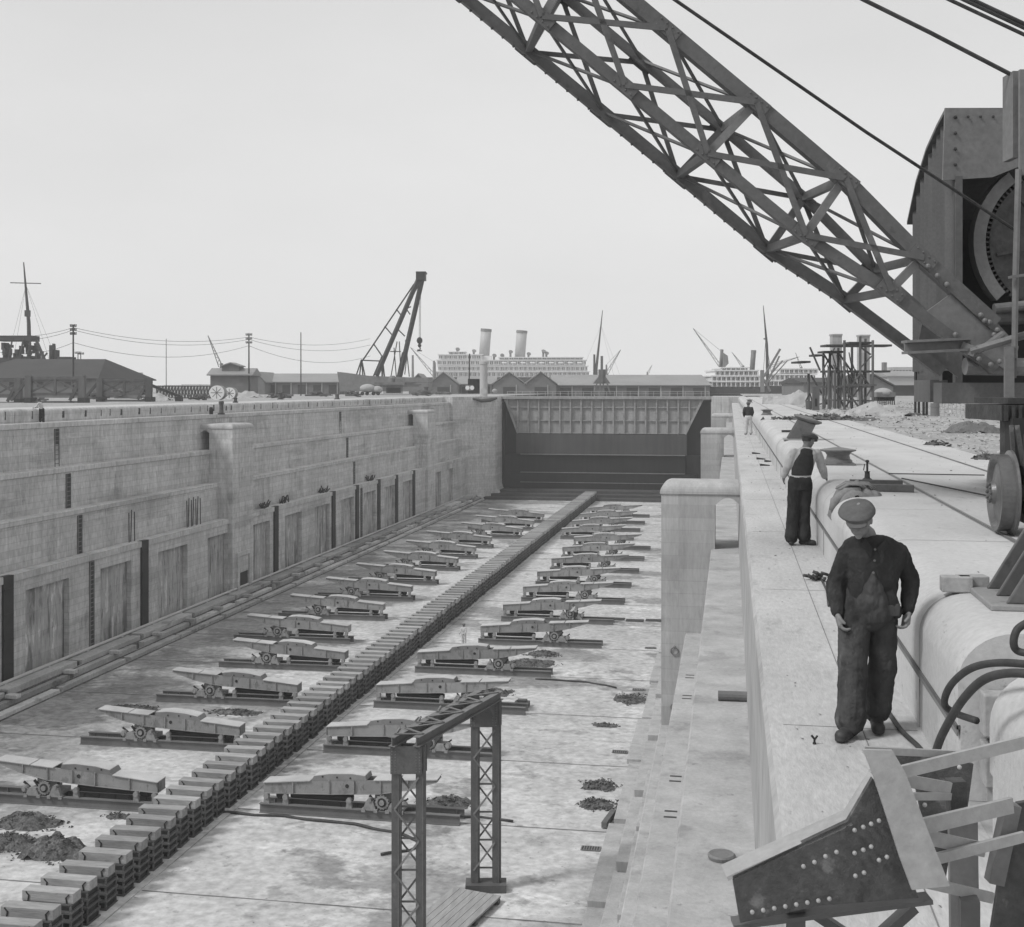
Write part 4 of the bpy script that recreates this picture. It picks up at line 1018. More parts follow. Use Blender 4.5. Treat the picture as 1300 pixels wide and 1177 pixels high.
mb = MB(); mb.tube([(-.25 + .0, -.46, .42), (-.1, -.5, .33), (.1, -.5, .26), (.3, -.47, .22), (.55, -.3, .2), (.7, -.1, .1)], .035, 8); mb.tube([(.08 + .1 * cos(a), -.5 - .02 * (k % 2), .24 + .07 * sin(a)) for k, a in enumerate([i * pi / 5 for i in range(20)])], .03, 8)
mb.tube([(.15, -.5, .2), (.3, -.52, .08), (.5, -.5, .05), (.8, -.3, .03)], .03, 8); mb.v = [(x * .9 + 2.12, y * .9 + 8.75, z * .9) for x, y, z in mb.v]
tag(mb.build('rope', M['canvas'], smooth=True), 'thick rope knotted round the body of the big raked bollard', 'rope')
leaning_bollard((1.9, 35.3, 0), 'raked iron bollard with a tilted head behind the man in the waistcoat', .86)
def round_bollard(p, label, sc=.72):
    r = thing('bollard', label, 'bollard', p, 0, 'iron bollards along the quay coping'); r.scale = (sc,) * 3
    MB().box(-.42, .42, -.36, .36, 0, .05).build('base_plate', M['rail'], r, bevel=.01)
    MB().lathe([(.37, .05), (.36, .12), (.31, .16), (.29, .26), (.34, .33), (.46, .37), (.47, .4), (.1, .46)], (0, 0, 0), 'z', 32).build('rimmed_head', M['jib_l'], r)
round_bollard(G(1064, 590, 1.45) , 'low round iron bollard with a wide flat head in the middle of the coping')
for v, lab in ((527, 'small distant bollard on the coping beside the far workman'), (511, 'tiny low bollard near the far end of the right coping')):
    round_bollard(Vector((1.95, (1550 * 1.45 / (v - 493) + 1.95 * sn) / cs, 0)), lab)
p = G(1002, 549, 1.45); mb = MB(); mb.bar((-.28, 0, .04), (.28, .1, .04), .08, .07); o = mb.build('iron_bar', M['iron']); o.location = (1.95, p.y, 0); tag(o, 'dark iron bar lying on the coping beyond the tilted bollard', 'iron bar')
# screw jack, canvas heap and planks by the second man
p = G(1101, 610, 1.45); r = thing('screw_jack', 'small upright iron screw jack on the coping edge', 'jack', (p.x, p.y, 0)); r.scale = (.62, .62, .72)
MB().lathe([(.13, 0), (.12, .03), (.07, .06), (.06, .18), (.08, .2)], (0, 0, 0), 'z', 14).build('stand', M['iron'], r)
mb = MB(); mb.tube([(0, 0, .18), (0, 0, .4)], .028, 8); mb.lathe([(.04, .4), (.055, .42), (.03, .45)], (0, 0, 0), 'z', 10); mb.tube([(-.09, 0, .22), (-.06, .03, .36), (-.09, 0, .22)], .012, 6); mb.build('screw', M['iron'], r)
def canvas_heap(cx0):
    mb = MB(); n = 36; vs = []; fs = []
    for j in range(n + 1):
        for i in range(n + 1):
            x = i / n * 2 - 1; y = j / n * 2 - 1; q = max(0, 1 - (x * x + y * y) * (1 + .3 * noise.noise(Vector((x * 2, y * 2, 4)))))
            f_ = abs(noise.noise(Vector((x * 2.2 + y * 2.5, y * 1.5, 2)))) * 1.4 + .5 * abs(noise.noise(Vector((x * 6, y * 5 + x * 3, 7))))
            X_ = x * .4; wx = X_ + cx0; cz_ = 0.0 if wx > 1.68 else (-.3 + .3 * sqrt(max(0, 1 - ((1.675 - wx) / .34) ** 2)) if wx > 1.345 else -.3)
            vs.append((X_ if wx > 1.33 else 1.33 - cx0, y * .36, cz_ + (q ** .6 * (.05 + .15 * f_) if q > 0 else -.02)))
    for j in range(n):
        for i in range(n): a = j * (n + 1) + i; fs.append((a, a + 1, a + n + 2, a + n + 1))
    mb.add(vs, fs)
    for k in range(9):                                # folds of cloth
        a = random.uniform(-.02, .2); b = random.uniform(-.24, .24); mb.tube([(a - .2, b, .08), (a - .07, b + .05, .15), (a + .06, b - .02, .15), (a + .17, b + .05, .07)], [.02, .035, .03, .015], 8, True, .6)
    mb.tube([(.1, -.2, .06), (-.08, -.22, .05), (-.24, -.25, -.08), (-.28, -.26, -.2)], [.07, .08, .08, .04], 10, True, .8)
    mb.tube([(.1, 0, .06), (-.1, -.04, .05), (-.24, -.06, -.08)], [.07, .07, .04], 10, True, .8)
    return mb
random.seed(4)
p = G(1066, 628, 1.45); o = canvas_heap(1.62).build('canvas_sheet', M['canvas'], smooth=True); o.location = (1.62, p.y, .004)
tag(o, 'crumpled canvas sheet hanging over the coping beside the man in the waistcoat', 'canvas')
for u, v, ln, rz, dz, lab in ((1112, 618, .75, -.1, .0, 'short dark plank lying behind the canvas sheet'), (1120, 624, .85, -.12, .0, 'squared baulk end lying beside the canvas sheet, nearest the camera'), ):
    p = G(u, v, 1.45); mb = MB(); mb.box(-ln / 2, ln / 2, -.07, .07, .003, .1); o = mb.build('timber_plank', M['dtimber'], bevel=.008); o.location = (p.x, p.y, 0); o.rotation_euler.z = rz; tag(o, lab, 'timber')
for i, (u, v) in enumerate(((1214, 751), (1234, 750))):
    p = G(u, v, 1.45); mb = MB(); mb.box(-.105, .105, -.06, .06, 0, .11); o = mb.build('brick', M['plank'], bevel=.008); o.location = (p.x, p.y, .001); o.rotation_euler.z = .15 * i; tag(o, ('left' if i == 0 else 'right') + ' of two loose bricks on the quay beside the big bollard', 'brick', 'loose bricks by the bollard')
# hoses over the near coping
def smooth_tube(pts, r, n=6):
    pts = [Vector(p) for p in pts]; Q = []
    for i in range(len(pts) - 1):
        p0 = pts[max(i - 1, 0)]; p1 = pts[i]; p2 = pts[i + 1]; p3 = pts[min(i + 2, len(pts) - 1)]
        for k in range(n):
            t = k / n; Q.append(.5 * ((2 * p1) + (-p0 + p2) * t + (2 * p0 - 5 * p1 + 4 * p2 - p3) * t * t + (-p0 + 3 * p1 - 3 * p2 + p3) * t ** 3))
    Q.append(pts[-1]); return MB().tube(Q, r, 10)
tag(smooth_tube([P(1345, 870, 5.6), P(1300, 855, 5.7), P(1255, 860, 5.9), P(1225, 885, 6.1), P(1200, 925, 6.4), P(1188, 955, 6.6), P(1175, 1005, 6.8), P(1172, 1060, 6.6)], .022).build('hose', M['hose'], smooth=True), 'black hose looping over the rounded coping, lower of the two', 'hose')
tag(smooth_tube([P(1345, 850, 5.9), P(1300, 843, 6.0), P(1260, 842, 6.2), P(1230, 850, 6.4), P(1207, 870, 6.7), P(1199, 893, 6.9), P(1212, 905, 6.9), P(1240, 915, 6.7)], .02).build('hose', M['hose'], smooth=True), 'black hose looping over the rounded coping, upper of the two', 'hose')
tag(smooth_tube([P(1305, 790, 6.9), P(1291, 800, 6.9), P(1287, 818, 6.9), P(1296, 828, 6.9), P(1330, 830, 6.8)], .022).build('hose', M['hose'], smooth=True), 'short loop of black hose beside the big bollard at the right edge', 'hose')
p1 = G(1128, 906, 2.44); p2 = G(1145, 930, 2.44); p3 = G(1168, 952, 2.44); p4 = G(1190, 985, 2.44)
for q in (p1, p2, p3, p4): q.z = ZW + .02
tag(smooth_tube([p1, p2, p3, p4], .018).build('cable', M['hose'], smooth=True), 'dark cable on the walkway behind the man in overalls', 'cable')
# cable end with clips on the walkway, small iron bits
random.seed(9)
mb = MB(); q = G(1042, 735, 2.44)
for k in range(14):
    a = Vector((q.x + random.uniform(-.14, .14), q.y + random.uniform(-.3, .3), ZW + .03)); mb.tube([a, a + Vector((random.uniform(-.1, .1), random.uniform(-.1, .1), random.uniform(0, .06)))], .022, 6)
q2 = G(1052, 770, 2.44); q2.z = ZW + .02; q.z = ZW + .02; mb.tube([q, (q + q2) / 2 + Vector((.03, 0, 0)), q2], .014, 6)
tag(mb.build('rope_end', M['iron'], smooth=True), 'tangled greasy rope end on the walkway between the two nearer men', 'rope')
for i, (u, v, rz) in enumerate(((960, 576, .2), (966, 583, -.1), (971, 591, .3), (975, 586, .9))):
    q = G(u, v, 2.44); mb = MB(); mb.prism([(-.15, 0), (.15, 0), (.15, .03), (-.15, .07)], 'y', -.04, .04); o = mb.build('timber_wedge', M['iron']); o.location = (q.x, q.y, ZW); o.rotation_euler.z = rz
    tag(o, 'one of the dark timber wedges scattered on the walkway beyond the second man', 'wedge', 'timber wedges scattered on the walkway')
q = G(1034, 943, 2.44); mb = MB(); mb.tube([(0, 0, 0), (0, 0, .035), (-.02, 0, .06)], .008, 6); mb.tube([(0, 0, .03), (.02, 0, .06)], .007, 6); mb.lathe([(.012, 0), (.012, .012)], (0, 0, 0), 'z', 8); o = mb.build('eye_bolt', M['black']); o.location = (q.x, q.y, ZW); tag(o, 'tiny forked bolt sticking up from the walkway near the front man', 'bolt')
q = G(930, 890, 5.7); mb = MB(); mb.tube([(-.26, 0, .09), (.26, .02, .09)], .09, 12); o = mb.build('iron_pipe', M['rail']); o.location = (q.x, q.y, Z1); tag(o, 'short length of pipe lying on the ledge below the walkway', 'pipe')
q = G(916, 1090, 5.7); o = MB().lathe([(.16, 0), (.17, .04), (.15, .06), (.1, .05)], (0, 0, 0), 'z', 20).build('iron_ring', M['rail']); o.location = (q.x, q.y, Z1 + .005); tag(o, 'round iron cover on the ledge at the bottom of the picture', 'cover')
random.seed(55); mb = MB()
for i in range(420):                               # grit and chips on the walkway and the quay
    y = 6 + 60 * random.random() ** 1.8; on_w = random.random() < .4
    x = (XR + D[4] + .05 + random.random() * .9) if on_w else (1.9 + 3.3 * random.random()); z0 = ZW if on_w else 0.0; q_ = random.uniform(.004, .016) * (1 + y / 40)
    c = Vector((x, y, z0)); t_ = [c + Vector((random.uniform(-1, 1), random.uniform(-1, 1), random.uniform(0, .8))) * q_ for _ in range(5)]
    mb.add(t_, [(0, 1, 2), (0, 2, 3), (0, 3, 4), (0, 4, 1), (1, 2, 3, 4)])
tag(mb.build('grit', M['dsand']), 'grit and small chips scattered over the walkway and quay concrete', 'grit', kind='stuff')
# ------------------------------------------------------------------ close steelwork bottom right
st = thing('steel_truss', 'blurred riveted steelwork close to the camera at the bottom right', 'steelwork', P(1120, 1400, 4.0))
Z = 3.9
def plate(pts, zs, th, name, m):
    q = [P(u, v, z_) for (u, v), z_ in zip(pts, zs)]; n_ = len(q)
    mb = MB().add(q + [a + nside * th for a in q], [tuple(range(n_)), tuple(range(2 * n_ - 1, n_ - 1, -1))] + [(k, k + n_, (k + 1) % n_ + n_, (k + 1) % n_) for k in range(n_)])
    return child(mb, name, m, st)
plate([(930, 1112), (1076, 1043), (1108, 988), (1150, 1090), (1166, 1140), (1040, 1150), (940, 1172)], [3.9] * 7, .02, 'web_plate', M['rusty'])
mb = MB(); mb.bar(P(920, 1108, 3.95), P(1076, 1038, 3.95), .1, .014); mb.bar(P(1075, 1038, 3.95), P(1109, 984, 3.95), .07, .014); child(mb, 'top_flange', M['pale'], st)
plate([(1096, 952), (1133, 953), (1149, 980), (1192, 1090), (1206, 1125), (1158, 1130), (1143, 1090), (1109, 985)], [3.85] * 8, .012, 'cover_plate', M['pale'])
plate([(1134, 953), (1224, 958), (1140, 976)], [4.2] * 3, .015, 'corner_gusset', M['rusty'])
plate([(1160, 985), (1212, 965), (1236, 970), (1228, 1030), (1212, 1046), (1200, 1120), (1175, 1060)], [4.5] * 7, .015, 'gusset_plate', M['rusty'])
mb = MB()
for a, b, wd in (((1150, 1100), (1300, 1062), .03), ((1165, 1118), (1260, 1140), .03), ((1145, 980), (1300, 942), .035), ((1112, 984), (1206, 1001), .035), ((1158, 1011), (1206, 1011), .02), ((1172, 1049), (1285, 1022), .045), ((1140, 1055), (1250, 1079), .04), ((1096, 952), (1226, 958), .02)):
    mb.bar(P(*a, 3.95), P(*b, 4.05), .014, wd * 1.15)
child(mb, 'lattice_bar', M['pale'], st)
mb = MB(); mb.bar(P(1215, 1040, 4.1), P(1213, 990, 4.1), .055, .05, up=tuple(nside)); child(mb, 'clamp', M['rusty'], st)
mb = MB(); mb.bar(P(1262, 1120, 4.1), P(1284, 1020, 4.1), .05, .05, up=tuple(nside)); mb.bar(P(1225, 1250, 4.3), P(1222, 1040, 4.3), .1, .02, up=tuple(nside)); child(mb, 'upright', M['rail'], st)
plate([(1270, 1110), (1292, 1020), (1345, 1010), (1360, 1240), (1250, 1240)], [4.2] * 5, .02, 'side_plate', M['rusty'])
mb = MB()
for u, v in [(1020 + 14 * i, 1100 + (i % 2) - 6.4 * i) for i in range(4)] + [(955 + 14 * i, 1158 - 2.4 * i) for i in range(8)]: mb.ball(P(u, v, 3.885), .0075, n=8, m=5)
for u, v in ((1085, 1054), (1096, 1050), (1106, 1046), (1116, 1042), (1085, 1083), (1096, 1079), (1106, 1075), (1116, 1092), (1126, 1088), (1218, 974), (1174, 1022), (1086, 1112), (1097, 1108)): mb.ball(P(u, v, 3.885), .0075, n=8, m=5)
child(mb, 'rivet', M['pale'], st)
mb = MB()
for u in (1010, 1230): mb.bar(P(u, 1140, 3.99), P(u, 1140, 3.99) + Vector((0, 0, -1.0)), .06, .06)
mb.bar(P(930, 1172, 3.96), P(1180, 1140, 3.96), .07, .014); mb.bar(P(1020, 1150, 4.1), P(1140, 1230, 4.1), .05, .03); mb.bar(P(1160, 1150, 4.1), P(1060, 1240, 4.1), .05, .03)
child(mb, 'leg', M['jib'], st)
# ------------------------------------------------------------------ people
def person(loc, rz, label, pose, grp=None):
    r = thing('person', label, 'person', loc, rz, grp)
    vox = pose.get('vox', .008); cloud = bpy.data.textures.get('folds') or bpy.data.textures.new('folds', 'CLOUDS'); cloud.noise_scale = .1; cloud.noise_depth = 3
    def fin(mb, name, m, par=None, v=vox, smooth=3, disp=0):
        o = mb.build(name, m, par or r, smooth=True)
        rm = o.modifiers.new('r', 'REMESH'); rm.mode = 'VOXEL'; rm.voxel_size = v; rm.use_smooth_shade = True
        sm = o.modifiers.new('s', 'SMOOTH'); sm.iterations = smooth; sm.factor = .5
        if disp:
            d = o.modifiers.new('d', 'DISPLACE'); d.texture = cloud; d.strength = disp; d.mid_level = .5; d.texture_coords = 'LOCAL'
        return o
    J = {k: Vector(v_) for k, v_ in pose['J'].items()}
    fwd = Vector(pose.get('fwd', (0, -1, 0)))      # body facing
    hf = Vector(pose.get('hf', fwd)).normalized()   # head facing
    up = Vector(pose.get('hup', (0, 0, 1))).normalized()
    hr = hf.cross(up).normalized(); up = hr.cross(hf).normalized(); Hc = J['head']
    HM = Matrix.Translation(Hc) @ Matrix((hr, -hf, up)).transposed().to_4x4()    # local: x right, -y forward, z up
    b = MB()
    # head
    hd = MB(); hd.rings([(0, .03, -.115, .02, .03), (0, -.01, -.108, .042, .055), (0, -.012, -.08, .058, .078), (0, -.006, -.04, .07, .09), (0, 0, 0, .077, .098), (0, .004, .04, .078, .1), (0, .006, .08, .068, .088), (0, .008, .108, .04, .055), (0, .008, .118, .01, .015)], 20, 2.1)
    hd.limb([(0, -.096, .012), (0, -.112, -.022)], [.008, .013], 8)
    hd.ball((0, -.115, -.026), .013, .012, .01); hd.limb([(-.022, -.088, -.056), (.022, -.088, -.056)], [.009, .009], 8); hd.limb([(-.02, -.088, -.066), (.02, -.088, -.066)], [.009, .009], 8)
    hd.ball((0, -.075, -.098), .025, .02, .02)
    for s_ in (-1, 1):
        hd.limb([(s_ * .055, -.078, .025), (s_ * .02, -.09, .024)], [.01, .011], 8); hd.ball((s_ * .045, -.07, -.028), .022, .018, .018)
        hd.ball((s_ * .08, .01, -.012), .011, .022, .034)
    b.join(hd.xf(HM))
    b.limb([J['neck'], Hc + up * -.06 - hf * .0], [.056, .052])
    b.limb([J['pelvis'], J['chest'], J['neck']], [.1, .11, .05])
    for s_ in 'LR':
        b.limb([J['hip' + s_], J['knee' + s_], J['ank' + s_] + Vector((0, 0, .05))], [.075, .045, .03])
        b.limb([J['sh' + s_], J['el' + s_], J['wr' + s_]], [.045, .036, .026]); b.limb([J['chest'], J['sh' + s_]], [.07, .045])
        # hand: palm, four fingers, thumb
        hdv = (J['hand' + s_] - J['wr' + s_]).normalized(); fw = Vector(pose.get('palm' + s_, (1 if s_ == 'L' else -1, 0, 0))).normalized()    # direction fingers curl
        fw = (fw - hdv * fw.dot(hdv)).normalized(); sd_ = hdv.cross(fw).normalized()
        if sd_.dot(fwd) < 0: sd_ = -sd_            # towards the thumb side
        w0 = J['wr' + s_]; 
        for k in range(4): b.limb([w0 + hdv * .01 + sd_ * (.012 * (1.5 - k) * -1), w0 + hdv * .095 + sd_ * (-.021 * (1.5 - k))], [.022, .018], 8)
        for k, ln in enumerate((.062, .072, .078, .07)):
            kk = k - 1.5; base = w0 + hdv * .095 + sd_ * (.0225 * kk); cu = pose.get('curl', .8) * (1.15 - .08 * k)
            p1_ = base + hdv * ln * .45 * cos(cu * .5) + fw * ln * .45 * sin(cu * .5); p2_ = p1_ + hdv * ln * .35 * cos(cu * 1.3) + fw * ln * .35 * sin(cu * 1.3); p3_ = p2_ + hdv * ln * .28 * cos(cu * 2.0) + fw * ln * .28 * sin(cu * 2.0)
            b.limb([base, p1_, p2_, p3_], [.0128, .012, .011, .0095], 8)
        tb = w0 + hdv * .03 + sd_ * .03; b.limb([tb, tb + hdv * .035 + sd_ * .02 + fw * .012, tb + hdv * .062 + sd_ * .022 + fw * .03], [.017, .0135, .011], 8)
    fin(b, 'body', M['skin'], v=min(vox, .0055) if pose.get('near') else vox, smooth=1)
    # trousers
    t = MB(); pv = J['pelvis']; tw = pose.get('tw', .095)
    for s_ in 'LR':
        h_, k_, a_ = J['hip' + s_], J['knee' + s_], J['ank' + s_]; e_ = a_ + (k_ - a_).normalized() * .03
        t.limb([h_ + Vector((0, 0, .02)), h_.lerp(k_, .5), k_, k_.lerp(a_, .5), e_ + (a_ - e_) * .3], [tw * 1.1, tw * 1.06, tw * .98, tw * .98, tw * 1.08], 16)
    wz = pose.get('waist', 1.02)
    t.rings([(pv.x, pv.y, pv.z - .12, tw * 1.7, tw * 1.15), (pv.x, pv.y, pv.z, tw * 1.95, tw * 1.35), (pv.x, pv.y, wz, tw * 1.6, tw * 1.15)])
    if 'bib' in pose:
        for x_, y_, z_, rx_, ry_ in pose['bib']: t.ball((x_, y_, z_), rx_, ry_, .12)
    fin(t, pose.get('tname', 'trousers'), M[pose.get('tm', 'trous')], v=vox * 1.1, smooth=3, disp=pose.get('fold', .018))
    # boots
    for s_ in 'LR':
        bt = MB(); a_, o_ = J['ank' + s_], J['toe' + s_]; d_ = (o_ - a_); d_.z = 0; d_.normalize(); g0 = min(a_.z, o_.z)
        heel = Vector((a_.x, a_.y, o_.z)) - d_ * .05; toe = Vector((o_.x, o_.y, o_.z))
        bt.limb([a_ + Vector((0, 0, .04)), a_], [.055, .052], 12); bt.limb([heel, heel.lerp(toe, .5), toe - d_ * .04], [.042, .045, .05], 14, .85)
        bt.limb([a_ + Vector((0, 0, -.01)), heel.lerp(toe, .62)], [.05, .045], 12)
        sole = MB(); bt.limb([heel - Vector((0, 0, .02)), toe - d_ * .03 - Vector((0, 0, .025))], [.038, .045], 12, .45)
        fin(bt, 'boot', M['leather'], smooth=2)
    # upper garment
    c_ = MB(); rs = pose['torso']; c_.rings(rs, 28, 2.4)
    for s_ in 'LR':
        sw = pose.get('sw', .068)
        c_.limb([J['sh' + s_] + Vector((0, 0, -.01)), J['sh' + s_].lerp(J['el' + s_], .5), J['el' + s_], J['el' + s_].lerp(J['wr' + s_], .5), J['wr' + s_] + (J['el' + s_] - J['wr' + s_]) * .02], [sw * 1.0, sw, sw * .95, sw * .86, sw * .74], 14)
    if 'collar' in pose: c_.limb([J['neck'] + Vector((0, .01, -.03)), J['neck'] + Vector((0, .005, .03))], [.095, .07], 14)
    for a0, a1, r0, r1 in pose.get('extra', []): c_.limb([a0, a1], [r0, r1], 12)
    co = fin(c_, pose.get('cname', 'jacket'), M[pose.get('cm', 'cloth')], v=vox, smooth=4, disp=pose.get('cfold', .016))
    if 'vest' in pose:
        v_ = MB(); v_.rings(pose['vest'], 24, 2.3); fin(v_, 'waistcoat', M['vest'], v=vox, smooth=3, disp=.006)
    if 'belt' in pose:
        v_ = MB(); v_.rings(pose['belt'], 24, 2.3); fin(v_, 'belt', M['shirt'], v=vox, smooth=1)
    # flat cap
    cp = MB(); cp.rings([(0, .006, .036, .086, .105), (0, .0, .044, .104, .128), (.006, -.004, .056, .12, .146), (.012, -.004, .074, .127, .152), (.012, .004, .096, .116, .134), (.006, .014, .116, .086, .096), (0, .014, .126, .04, .045)], 24, 2.1)
    cp.rings([(0, -.11, .03, .068, .055, .15), (0, -.122, .038, .075, .062, .15), (0, -.115, .048, .07, .055, .15)], 20, 2.1)
    if pose.get('cap', True): fin(cp.xf(HM @ Matrix.Translation((0, -.004, -.008))), 'flat_cap', M['cap'], v=vox * .8, smooth=3, disp=.01)
    hr_ = MB(); hr_.rings([(0, .035, -.03, .07, .07), (0, .025, .0, .081, .082), (0, .015, .04, .083, .098), (0, .01, .07, .08, .1)], 20, 2.1); fin(hr_.xf(HM), 'hair', M['iron'], v=vox * .8, smooth=1)
    return r
# man in overalls walking towards the camera, looking down
q = G(1098, 931, 2.45); q.z = ZW
J1 = dict(head=(-.075, -.12, 1.535), neck=(.015, -.03, 1.415), chest=(.05, .0, 1.22), pelvis=(.03, .02, .9),
    hipL=(-.08, 0, .88), kneeL=(-.105, -.07, .5), ankL=(-.13, -.1, .1), toeL=(-.25, -.25, .045),
    hipR=(.12, .02, .88), kneeR=(.135, .03, .52), ankR=(.115, .12, .13), toeR=(.075, -.08, .05),
    shL=(-.13, -.01, 1.29), elL=(-.205, .02, 1.06), wrL=(-.215, -.06, .875), handL=(-.2, -.09, .78),
    shR=(.235, .0, 1.305), elR=(.335, .04, 1.08), wrR=(.29, -.04, .875), handR=(.262, -.08, .78))
person(q, PSI, 'workman in a flat cap and dark overalls walking towards the camera with his head down', dict(near=True, vox=.0075, J=J1, hf=(-.36, -.85, -.38), hup=(-.16, -.36, .9), curl=.9, tw=.102, tname='dungarees', tm='cloth2', waist=1.1, fold=.034, cfold=.03, 
    palmL=(1, -.2, 0), palmR=(-1, -.2, 0), bib=[(.03, -.075, .86, .16, .1), (.03, -.08, .95, .115, .095), (.025, -.085, 1.02, .08, .085), (.02, -.085, 1.09, .04, .08)],
    torso=[(.035, .02, .9, .175, .13), (.04, .02, .97, .185, .135), (.05, .01, 1.08, .185, .14), (.055, 0, 1.2, .21, .145), (.052, -.005, 1.29, .235, .13), (.045, -.015, 1.36, .19, .105), (.035,-.018,1.395,.13,.09), (.03, -.02, 1.41, .085, .075)],
    extra=[(Vector((.14, -.085, .99)), Vector((.19, -.075, .88)), .05, .055)]))
man1 = [o for o in C.objects if o.name == 'person'][0]
for bx_, by_, bz_ in ((.012, -.165, 1.165), (.02, -.165, 1.25), (.028, -.15, 1.325)):
    MB().lathe([(.008, -.004), (.008, .004), (.003, .006)], (bx_, by_, bz_), 'y', 10).build('button', M['jib_l'], man1)
for s_ in (-1, 1):
    mb = MB(); mb.prism([(.03 + s_ * .01, 1.33), (.03 + s_ * .075, 1.41), (.03 + s_ * .1, 1.36), (.03 + s_ * .03, 1.27)], 'y', -.15, -.138); mb.build('lapel', M['cloth'], man1, bevel=.004)
mb = MB(); mb.prism([(.12, .93), (.21, .945), (.205, .86), (.125, .85)], 'y', -.135, -.12); mb.build('pocket', M['cloth2'], man1, bevel=.004)
# man in waistcoat leaning on the coping, back to camera
q = G(1018, 692, 2.45); q.z = ZW
J2 = dict(head=(.115, .06, 1.635), neck=(.07, .04, 1.53), chest=(.04, .02, 1.35), pelvis=(-.03, 0, .98),
    hipL=(-.11, 0, .95), kneeL=(-.13, .03, .53), ankL=(-.17, -.02, .1), toeL=(-.12, .16, .045),
    hipR=(.06, 0, .95), kneeR=(.045, .06, .52), ankR=(.04, .0, .11), toeR=(.2, -.06, .045),
    shL=(-.125, .0, 1.46), elL=(-.215, .02, 1.24), wrL=(-.255, .12, 1.08), handL=(-.25, .18, 1.0),
    shR=(.25, .02, 1.44), elR=(.345, .1, 1.2), wrR=(.42, .26, 1.06), handR=(.47, .33, 1.03))
person(q, PSI, 'workman in black waistcoat and white shirt sleeves seen from behind, leaning on the coping', dict(vox=.011, J=J2, fwd=(0, 1, 0), hf=(.75, .6, -.25), curl=.3, tw=.098, tm='trous', waist=1.08, cm='shirt', cname='shirt', fold=.022, cfold=.02, sw=.072,
    torso=[(-.02, 0, 1.02, .14, .1), (0, 0, 1.12, .15, .11), (.03, .01, 1.28, .175, .12), (.05, .01, 1.42, .195, .115), (.06, .02, 1.49, .15, .09), (.07, .03, 1.53, .07, .06)],
    vest=[(-.01, 0, 1.09, .156, .122), (.01, 0, 1.2, .166, .13), (.03, .01, 1.32, .17, .138), (.045, .01, 1.41, .155, .135), (.06, .02, 1.49, .12, .11), (.06, .03, 1.53, .05, .05)],
    belt=[(-.02, 0, 1.055, .156, .118), (-.018, 0, 1.085, .157, .12)]))
# far man on the walkway
def std_pose(sc=1.0, lean=0, arms=0.0):
    return dict(head=(0, .0 + lean * .5, 1.6), neck=(0, .02 + lean * .4, 1.48), chest=(0, .02 + lean * .3, 1.3), pelvis=(0, 0, .93),
    hipL=(-.09, 0, .92), kneeL=(-.11, .0, .5), ankL=(-.12, .03, .1), toeL=(-.14, .2, .045), hipR=(.09, 0, .92), kneeR=(.11, .02, .5), ankR=(.12, -.03, .1), toeR=(.15, .14, .045),
    shL=(-.19, lean * .35, 1.42), elL=(-.25, lean * .3 + arms * .4, 1.17), wrL=(-.2, .12 + lean * .3 + arms, .98 + arms * .2), handL=(-.19, .2 + lean * .3 + arms, .95 + arms * .2),
    shR=(.19, lean * .35, 1.42), elR=(.25, lean * .3 + arms * .4, 1.17), wrR=(.21, .12 + lean * .3 + arms, .98 + arms * .2), handR=(.19, .2 + lean * .3 + arms, .95 + arms * .2))
TOR = [(0, 0, .95, .15, .1), (0, 0, 1.1, .155, .11), (0, .01, 1.28, .18, .12), (0, .01, 1.4, .2, .11), (0, .02, 1.46, .14, .08), (0, .02, 1.49, .06, .06)]
q = G(950, 552, 2.45); q.z = ZW
person(q, PSI, 'distant workman in dark waistcoat and pale trousers standing on the right walkway', dict(vox=.02, J=std_pose(), fwd=(0, 1, 0), curl=.3, tm='shirt', cm='vest', torso=TOR, fold=.03))
q = Vector((-48.85, (88 - 48.85 * sn) / cs, ZW))
def bent(): 
    J = std_pose(lean=.0, arms=.0)
    for k, v_ in dict(head=(-.24, -.04, 1.56), neck=(-.16, -.02, 1.46), chest=(-.08, -.02, 1.27), shL=(-.16, -.17, 1.4), shR=(-.12, .16, 1.4), elL=(-.27, -.2, 1.16), elR=(-.2, .18, 1.16), wrL=(-.48, -.14, 1.06), wrR=(-.42, .14, 1.06), handL=(-.56, -.12, 1.05), handR=(-.5, .12, 1.05)).items(): J[k] = v_
    return J
TB = [(0, 0, .95, .12, .15), (-.02, 0, 1.1, .125, .155), (-.06, 0, 1.26, .135, .17), (-.1, 0, 1.38, .12, .19), (-.14, -.01, 1.45, .07, .09)]
person(q, PSI, 'workman in a white shirt bending over the coping on the far left walkway', dict(vox=.02, J=bent(), fwd=(-1, 0, 0), hf=(-1, 0, -.4), curl=.3, tm='trous', cm='shirt', cname='shirt', torso=TB, cap=True, fold=.03))
q = G(589, 821, FH); q.z = ZF + .03
person(q, PSI + 2.6, 'tiny workman in pale clothes on the dock floor right of the keel blocks', dict(vox=.022, J=std_pose(arms=.15), fwd=(0, 1, 0), tm='shirt', cm='shirt', cname='shirt', torso=TOR, fold=.03))
q = G(731, 792, FH); q.z = ZF + .03
person(q, PSI + .3, 'tiny workman in dark clothes stooping at the gearing of a right-hand cradle', dict(vox=.022, J=bent(), fwd=(-1, 0, 0), hf=(-1, 0, -.4), tm='trous', cm='shirt', cname='shirt', torso=TB, fold=.03))
